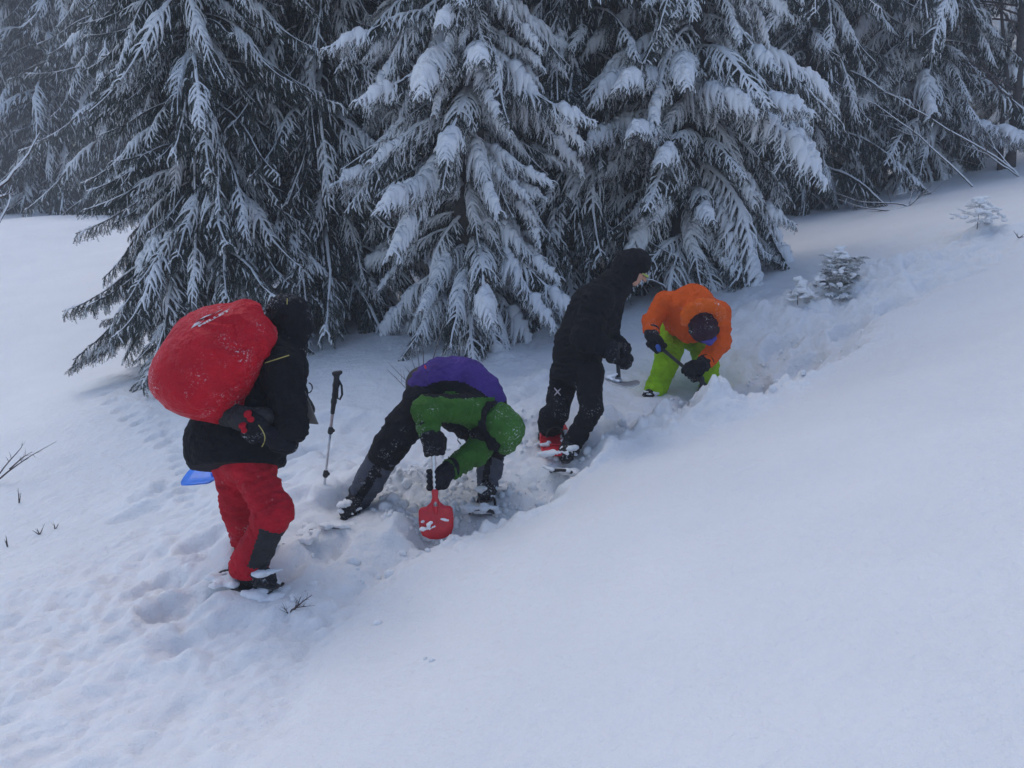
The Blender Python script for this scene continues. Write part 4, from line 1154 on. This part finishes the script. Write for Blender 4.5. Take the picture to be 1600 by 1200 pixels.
# ===== the digger in orange and lime
D4 = 7.6
def person_orange():
    W = lambda x, y, d=0: at(x, y, D4 + d)
    hipR, hipL = W(1052, 520, .28), W(1090, 522, .30)
    kneeR, kneeL = W(1040, 570, .02), W(1104, 570, .10)
    ankR, ankL = W(1020, 622, .08), W(1112, 620, .20)
    pelv, mid, chest, neck = W(1070, 508, .30), W(1074, 488, .16), W(1082, 482, -.10), W(1093, 492, -.28)
    head = W(1099, 513, -.38)
    shR, elR, wrR, hR = W(1040, 474, -.06), W(1018, 502, -.08), W(1018, 522, -.16), W(1024, 539, -.20)
    shL, elL, wrL, hL = W(1122, 490, -.06), W(1126, 535, -.18), W(1100, 568, -.32), W(1080, 581, -.36)
    B = Body(h=.018, k=.04)
    B.chain([pelv, mid, chest, neck, head], [.12, .12, .13, .06, .085])
    B.chain([hipR, kneeR, ankR], [.075, .055, .04]); B.chain([hipL, kneeL, ankL], [.075, .055, .04])
    B.chain([chest, shR, elR, wrR], [.08, .055, .042, .03]); B.chain([chest, shL, elL, wrL], [.08, .055, .042, .03])
    p = skin('person', B, M_HAIR)
    tag(p, 'person in orange jacket and lime trousers bending over the trench', 'person', 'people digging in the snow')
    T = Body(h=.011, k=.05)
    T.limb(hipR, hipL, .14, .14)
    T.chain([hipR, lerp(hipR, kneeR, .6), kneeR, lerp(kneeR, ankR, .7), ankR], [.125, .112, .098, .088, .092], fold=.013)
    T.chain([hipL, kneeL, ankL], [.12, .098, .085], fold=.013)
    skin('trousers', T, M_LIME, p)
    J = Body(h=.011, k=.07)
    J.chain([W(1068, 505, .24), W(1074, 485, .10), W(1082, 478, -.06), W(1088, 486, -.18)], [.16, .172, .172, .125], fold=.013, fs=.8)
    J.limb(W(1055, 502, .02), W(1078, 514, -.02), .11, .125, fold=.012)
    J.limb(shR, shL, .105, .105, fold=.01)
    J.chain([shR, elR, lerp(elR, wrR, .7)], [.094, .078, .070], fold=.013, k=.035)
    J.chain([shL, lerp(shL, elL, .5), elL, lerp(elL, wrL, .85)], [.098, .088, .078, .068], fold=.014, k=.04)
    skin('jacket', J, M_ORG, p)
    # the hood thrown back: a thick ring of cloth behind the cap
    H = Body(h=.009, k=.04)
    c = W(1097, 499, -.42); ring = [c + np.array([math.cos(a) * .15, -.03 - math.sin(a) * .06, math.sin(a) * .135]) for a in np.linspace(-.15, math.pi + .15, 9)]
    H.chain(ring, [.03, .038, .043, .045, .045, .045, .043, .038, .03], fold=.012)
    H.limb(W(1092, 486, -.30), W(1103, 488, -.30), .10, .10, fold=.012)
    skin('hood', H, cloth('snowy_orange_cloth', (.88, .14, .010), .6, var=.15), p)
    C = Body(h=.008, k=.03); C.limb(head, head + [.0, -.02, -.015], .112, .108, fold=.004); C.limb(head + [-.05, 0, .06], head + [.05, 0, .06], .085, .085, fold=.004)
    skin('cap', C, M_CAP, p)
    for s_ in (-1, 1):
        e = Body(h=.006, k=.01); e.limb(head + [.10 * s_, -.02, .04], head + [.105 * s_, -.03, -.02], .03, .026, fold=.003); skin('ear_flap', e, M_BLKD, p)
    g = Body(h=.006, k=.02); g.chain([head + [.035 - .05, -.075, -.092], head + [.04, -.080, -.105], head + [.082, -.072, -.075]], [.020, .027, .020]); skin('goggles', g, plain('blue_goggle', (.05, .04, .32), .3), p)
    st = [head + np.array([math.cos(a) * .118, -.035 - .02 * math.sin(a), math.sin(a) * .112]) for a in np.linspace(-.9, math.pi + .5, 20)]
    tube_mesh('goggle_strap', st, .009, M_RUB, 6, p)
    sax = W(1075, 578, -.36) - W(1030, 540, -.20)
    G = Body(h=.0055, k=.02); G.limb(lerp(elR, wrR, .80), wrR, .070, .062, fold=.004); G.limb(wrR, lerp(wrR, hR, .4), .052, .046)
    grip(G, hR, sax, wrR - hR + [-.05, 0, 0], lerp(wrR, hR, .35), s=1.3); o = skin('glove', G, M_GLOVE, p)
    G = Body(h=.006, k=.01); G.limb(hR + [.01, -.075, .0], hR + [.02, -.07, -.03], .022, .020); skin('glove_patch', G, plain('blue_patch', (.03, .10, .42), .5), o)
    G = Body(h=.0055, k=.02); G.limb(lerp(elL, wrL, .88), wrL, .068, .062, fold=.004); G.limb(wrL, lerp(wrL, hL, .4), .056, .05)
    grip(G, hL, sax, wrL - hL, lerp(wrL, hL, .35), s=1.45); o = skin('glove', G, M_GLOVE, p)
    wv = unit(hL - wrL); l1 = unit(np.cross(wv, [0, 1, 0.2])); l2 = np.cross(wv, l1); cc = wrL + wv * .01
    tube_mesh('wrist_strap', [cc + .066 * (math.cos(a) * l1 + math.sin(a) * l2) for a in np.linspace(0, 6.283, 18)], .009, M_GREYP, 6, o)
    boot(p, W(1020, 624, .12), W(1008, 634, -.10), ankR + [0, 0, -.04], seed=7)
    boot(p, W(1112, 622, .22), W(1108, 630, -.0), ankL + [0, 0, -.04], seed=8, snow=False)
    return W
W4 = person_orange()
shovel('dark shafted shovel gripped by the digger in orange, blade in the trench', W4(1020, 533, -.19), W4(1098, 598, -.40), np.array([.3, -.8, 0]), M_RUB, M_RUB, ribs=False, blade_dir=np.array([.25, .15, -1.0]))

# ===== trekking pole planted in the snow
def pole():
    tip, top = at(507, 756, 5.75), at(527, 580, 5.55)
    o = empty('trekking_pole', tip); tag(o, 'silver and black trekking pole planted upright in the snow', 'trekking pole')
    d = unit(top - tip); L = np.linalg.norm(top - tip); R = lambda t: d * L * t
    tube_mesh('lower_shaft', [R(t) for t in (-.25, .1, .30, .50)], .0085, M_ALU, 10, o)
    tube_mesh('upper_shaft', [R(t) for t in (.46, .6, .70)], .0105, plain('copper_grey', (.42, .36, .36), .35, .6), 10, o)
    for t in (.08, .47):
        B = Body(h=.0045, k=.008); B.limb(R(t), R(t + .03), .019, .016); B.limb(R(t + .015), R(t + .015) + [.02, -.01, 0], .012, .012); V, Q = B.mesh(); link('clamp', mesh_from('clamp', V, Q, M_RUB), o)
    B = Body(h=.0045, k=.015)
    B.chain([R(.64), R(.74), R(.80), R(.88), R(.97)], [.014, .017, .015, .018, .019]); B.limb(R(.975) + [-.018, 0, .004], R(.985) + [.022, 0, .004], .015, .014); B.limb(R(.84), R(.90) + [.016, 0, 0], .012, .013)
    V, Q = B.mesh(); link('grip', mesh_from('grip', V, Q, M_RUB), o)
    s = [R(.93) + np.array([.016, -.01, 0]), R(.88) + [.040, -.01, 0], R(.80) + [.052, -.012, 0], R(.76) + [.040, -.012, 0], R(.77) + [.022, -.012, 0], R(.83) + [.018, -.012, 0], R(.91) + [.014, -.01, 0]]
    tube_mesh('wrist_loop', s, .0075, M_RUB, 6, o)
pole()
print('T small', time.time()-_t0)
# ------------------------------------------------------------------ bare saplings, twigs and stems
def twig_thing(name, label, cat, base, paths, r0, seed, nside=5, side_len=.3, snow=.0, group=None, jit=.06):
    """bare stems: each path is a stem with alternating side shoots; frost lies along the upper side"""
    r = random.Random(seed); base = np.asarray(base, float)
    o = empty(name, base); tag(o, label, cat, group)
    for pi, path in enumerate(paths):
        P = np.array(path, float) - base
        m = 14; tt = np.linspace(0, len(P) - 1, m); Q = np.stack([np.interp(tt, np.arange(len(P)), P[:, i]) for i in range(3)], 1)
        Ln = np.linalg.norm(np.diff(Q, axis=0), axis=1).sum()
        Q[1:] += np.array([[r.gauss(0, jit * .25 * Ln / m) for _ in range(3)] for _ in range(m - 1)])
        rad = r0 * (1 - np.linspace(0, .85, m)) * (1 if pi == 0 else .8)
        st = tube_mesh('stem', Q, rad, M_TWIG, 7, o)
        if snow: tube_mesh('snow_crust', Q + np.array([0, 0, 1]) * (rad[:, None] * .55 + .003), rad * snow, M_LOAD, 6, st)
        for k in range(nside):
            u = r.uniform(.25, .97); b = np.array([np.interp(u * (m - 1), np.arange(m), Q[:, i]) for i in range(3)])
            d = unit(Q[min(m - 1, int(u * m) + 1)] - Q[max(0, int(u * m) - 1)]); s = unit(np.array([r.gauss(0, 1), r.gauss(0, .7), r.gauss(.25, .6)]))
            dd = unit(d * .8 + s * .75); l = side_len * r.uniform(.4, 1.1) * (1.1 - u * .6); pts = [b]
            for q in range(5):
                dd = unit(dd + np.array([r.gauss(0, .14), r.gauss(0, .14), r.gauss(.06, .12)])); pts.append(pts[-1] + dd * l / 5)
            rs = np.interp(u * (m - 1), np.arange(m), rad) * .6
            sh = tube_mesh('side_shoot', pts, np.linspace(rs, rs * .3, 6), M_TWIG, 5, st)
            if snow and r.random() < .7: tube_mesh('snow_crust', np.array(pts) + np.array([0, 0, rs * .6]), np.linspace(rs, rs * .3, 6) * snow, M_LOAD, 5, st)
    return o

def gpt(px, py, dz=0.0):
    p, d = hit(px, py, ground_h, 1.5, 40); return p + np.array([0, 0, dz]), d

# leaning saplings on the right, at the forest edge
b, d = gpt(1520, 292); d_ = d
twig_thing('bare_sapling', 'longer bare sapling leaning far left, arched under frost at the forest edge', 'sapling', b,
           [[b, at(1490, 262, d_), at(1450, 225, d_), at(1405, 190, d_ - .1), at(1360, 158, d_ - .2), at(1320, 150, d_ - .3)]], .0135, 1, 11, .6, 1.25, jit=.14)
b, d = gpt(1592, 276); d_ = d
twig_thing('bare_sapling', 'bare sapling leaning left from the slope crest beside the dark tree', 'sapling', b,
           [[b, at(1565, 250, d_), at(1500, 212, d_ - .1), at(1445, 180, d_ - .2), at(1395, 148, d_ - .2), at(1345, 118, d_ - .3)],
            [b, at(1556, 235, d_), at(1541, 202, d_)], [b, at(1540, 240, d_), at(1500, 225, d_)]], .0145, 2, 10, .6, 1.25, jit=.14)
b, d = gpt(1578, 262)
def bare_tree():
    o = empty('bare_tree', b); tag(o, 'dark leafless tree with thin crooked trunk at the right edge', 'tree')
    P = lambda x, y: at(x, y, d) - b
    tube_mesh('trunk', [P(1576, 275), P(1580, 235), P(1588, 180), P(1592, 110), P(1596, 40), P(1594, -60), P(1600, -160)], [.11, .085, .075, .07, .06, .05, .035], M_BARK, 10, o)
    tube_mesh('trunk', [P(1562, 270), P(1566, 190), P(1574, 130), P(1568, 60), P(1560, -40)], [.05, .042, .036, .03, .02], M_BARK, 8, o)
    r = random.Random(4)
    for k in range(34):
        y = r.uniform(-120, 190); x = 1592 if y < 110 else 1586; ang = r.choice([-1, -1, 1]); l = r.uniform(.5, 1.7)
        pts = [P(x, y)]; dd = unit(np.array([ang * r.uniform(.5, 1), r.uniform(-.6, .4), r.uniform(.2, .9)]))
        for q in range(8): dd = unit(dd + np.array([r.gauss(0, .13), r.gauss(0, .13), r.gauss(-.02, .12)])); pts.append(pts[-1] + dd * l / 8)
        lim = tube_mesh('limb', pts, np.linspace(.020, .005, 9), M_TWIG, 5, o)
        for w in range(3):
            i = r.randint(2, 7); p2 = [pts[i]]; d2 = unit(dd + np.array([r.gauss(0, .6), r.gauss(0, .6), r.gauss(0, .6)]))
            for q in range(4): d2 = unit(d2 + np.array([r.gauss(0, .15)] * 3)); p2.append(p2[-1] + d2 * l * .09)
            tube_mesh('twig', p2, np.linspace(.008, .003, 5), M_TWIG, 4, lim)
bare_tree()
# low frosted scrub at the forest edge
b, d = gpt(1420, 322)
twig_thing('bare_bush', 'low frosted bare bush lying at the forest edge behind the seedlings', 'bush', b,
           [[b, at(1390, 330, d), at(1350, 325, d), at(1310, 312, d)], [b, at(1400, 318, d), at(1345, 316, d), at(1300, 300, d)], [b, at(1440, 305, d), at(1462, 298, d)], [b, at(1425, 300, d), at(1395, 306, d)]], .014, 3, 9, .5, .8)
b, d = gpt(1540, 262)
twig_thing('bare_bush', 'frosted tangle of thin stems between the leaning saplings', 'bush', b,
           [[b, at(1535, 215, d), at(1528, 195, d)], [b, at(1555, 215, d), at(1541, 195, d)], [b, at(1500, 250, d), at(1460, 255, d)]], .012, 13, 7, .4, 1.2)
# left edge
b = at(-170, 330, 6.0); g = b.copy(); g[2] = gz(b[0], b[1])
twig_thing('bare_sapling', 'frosty bare sapling reaching in from the left edge', 'sapling', g,
           [[g, at(-120, 400, 6), at(-50, 325, 6), at(10, 285, 6), at(38, 250, 6), at(60, 208, 6)], [g, at(-110, 470, 6), at(-12, 365, 6), at(12, 325, 6), at(17, 290, 6)],
            [at(-30, 318, 6), at(0, 308, 6), at(18, 303, 6)]], .018, 5, 12, .16, 1.25)
b, d = gpt(-15, 760)
twig_thing('bare_shoot', 'long bare forked shoot leaning over the snow at the left edge', 'shoot', b,
           [[b, at(15, 735, d), at(45, 714, d), at(88, 690, d)], [b, at(8, 728, d), at(33, 700, d), at(35, 694, d)], [at(15, 733, d), at(35, 715, d), at(50, 706, d)]], .009, 6, 6, .10)
for px, py, tops, lab in [(30, 786, [(28, 762), (33, 770)], 'single short stem poking from snow below the long forked shoot'),
                          (62, 836, [(58, 826), (70, 818), (50, 828)], 'row of tiny stems poking from snow at far left'),
                          (86, 828, [(84, 816), (92, 818)], 'pair of tiny stems right of the stem row'),
                          (12, 856, [(9, 836), (7, 842)], 'lowest short stem at the left edge of the snow'),
                          (1592, 372, [(1583, 360), (1600, 366), (1610, 368)], 'dark bare stem sticking out of the slope at the right edge')]:
    b, d = gpt(px, py)
    twig_thing('bare_shoot', lab, 'shoot', b, [[b, lerp(b, at(x, y, d), .5), at(x, y, d - .03)] for x, y in tops], .006, px, 2, .05)
b, d = gpt(452, 962)
twig_thing('bare_shoot', 'dark budded twigs poking from snow in front of the near snowshoe', 'shoot', b,
           [[b, at(462, 950, d), at(478, 936, d), at(488, 930, d)], [b, at(456, 952, d), at(470, 948, d), at(492, 946, d)], [b, at(450, 958, d), at(444, 950, d)], [b, at(466, 944, d), at(470, 932, d)]], .006, 8, 7, .07)
b, d = gpt(655, 632)
twig_thing('bare_bush', 'thin bare bush sticking up behind the stooping digger in purple', 'bush', b,
           [[b, at(640, 600, d), at(606, 566, d)], [b, at(632, 604, d), at(605, 577, d)], [b, at(650, 580, d), at(638, 545, d)], [b, at(655, 570, d), at(651, 540, d)], [b, at(662, 560, d), at(660, 520, d)],
            [b, at(680, 550, d), at(690, 515, d), at(696, 500, d)], [b, at(645, 590, d), at(632, 572, d)], [b, at(700, 560, d), at(700, 540, d)], [b, at(715, 560, d), at(721, 526, d)]], .008, 9, 4, .16, .5)
b, d = gpt(1040, 455)
twig_thing('bare_shoot', 'snow covered drooping twig beside the face of the person in black', 'shoot', b,
           [[b, at(1038, 448, d - 1), at(1020, 438, d - 1.4), at(1000, 436, d - 1.5)]], .012, 12, 6, .2, 1.3)
# snow lodged on the seedlings
for o in [q for q in COL.objects if q.name.startswith('spruce_tree') and ('seedling' in q['label'] or 'young spruce' in q['label'])]:
    r = random.Random(len(o['label'])); H_, R_ = (.38, .28) if 'small young' in o['label'] else ((.24, .19) if 'tiny' in o['label'] else (.26, .33))
    sp_ = []
    for k in range(int(110 * R_ / .34)):
        h_ = r.random() ** 1.2; a = r.uniform(0, 6.28); q = R_ * (1 - h_) ** .6 * r.uniform(.35, .95)
        sp_.append((np.array([math.cos(a) * q, math.sin(a) * q, .05 + H_ * h_ * .95 + r.uniform(0, .03)]), r.uniform(.012, .028)))
    clumps('snow_load', sp_, o, 3)
# lumps of snow thrown up by the digging: too many and too small to tell apart
def rubble():
    r = np.random.RandomState(3); V, F = [], []
    n = 0
    N0 = 9000
    si = r.randint(2, len(LIP) - 3, N0); t_ = r.rand(N0)[:, None]
    A_, B_ = LIP[si], LIP[si + 1]; nr = np.stack([-(B_ - A_)[:, 1], (B_ - A_)[:, 0]], 1); nr /= np.linalg.norm(nr, axis=1)[:, None]
    XY = A_ * (1 - t_) + B_ * t_ + nr * (r.uniform(-.03, 1.1, N0))[:, None]
    dd, dep = lip_dist(XY[:, 0], XY[:, 1])
    XY = XY[(dd > -.03) & (dd < 1.2) & (r.rand(N0) < dep * 4 - .35)][:900]
    ZZ = ground_h(XY[:, 0], XY[:, 1])
    extra = np.array([hit(x, y, base_h)[0][:2] for x, y in [(675,1032),(664,1030),(590,975)]])
    XY = np.concatenate([XY, extra]); ZZ = np.concatenate([ZZ, ground_h(extra[:, 0], extra[:, 1])])
    for (p, gz_) in zip(XY, ZZ):
        n += 1
        s = min(.040, .007 + r.exponential(.009)); z = gz_ + s * .15
        k = 6; o = len(V)
        rows = [(-.7, .7), (.1, 1.0), (.75, .6)]
        ph = r.uniform(0, 6); sx, sy = s * r.uniform(.7, 1.4), s * r.uniform(.7, 1.4)
        for h_, q in rows:
            for j in range(k): a = ph + j / k * 6.283; V.append((p[0] + math.cos(a) * sx * q * r.uniform(.7, 1.2), p[1] + math.sin(a) * sy * q * r.uniform(.7, 1.2), z + h_ * s * r.uniform(.8, 1.1)))
        V.append((p[0], p[1], z + s)); t = len(V) - 1
        for i in range(2):
            for j in range(k): F.append((o + i*k + j, o + i*k + (j+1) % k, o + (i+1)*k + (j+1) % k, o + (i+1)*k + j))
        for j in range(k): F.append((o + 2*k + j, o + 2*k + (j+1) % k, t))
    tag(link('snow_crumbs', mesh_from('snow_crumbs', V, F, M_CLUMP)), 'crumbs of dug snow scattered along the trench', None, None, 'stuff')
rubble()
print('T end', time.time()-_t0)
# ------------------------------------------------------------------ mountain air
hb = bpy.data.meshes.new('haze')
x0, x1, y0, y1, z0, z1 = -62, 62, -27, 72, float(GZ.min()) - 1.0, 19.0
hv = [(x, y, z) for z in (z0, z1) for y in (y0, y1) for x in (x0, x1)]
hb.from_pydata(hv, [], [(0,2,3,1),(4,5,7,6),(0,1,5,4),(2,6,7,3),(0,4,6,2),(1,3,7,5)])
hm = bpy.data.materials.new('mountain_haze'); hm.use_nodes = True
hn = hm.node_tree
for n_ in list(hn.nodes):
    if n_.type == 'BSDF_PRINCIPLED': hn.nodes.remove(n_)
vol = hn.nodes.new('ShaderNodeVolumePrincipled')
vol.inputs['Color'].default_value = (0.93, 0.95, 1.0, 1)
vol.inputs['Density'].default_value = HAZE_DENSITY
out_ = [n_ for n_ in hn.nodes if n_.type == 'OUTPUT_MATERIAL'][0]
hn.links.new(vol.outputs[0], out_.inputs['Volume'])
hb.materials.append(hm)
tag(link('haze', hb), 'thin bluish mist filling the clearing and forest', None, None, 'stuff')
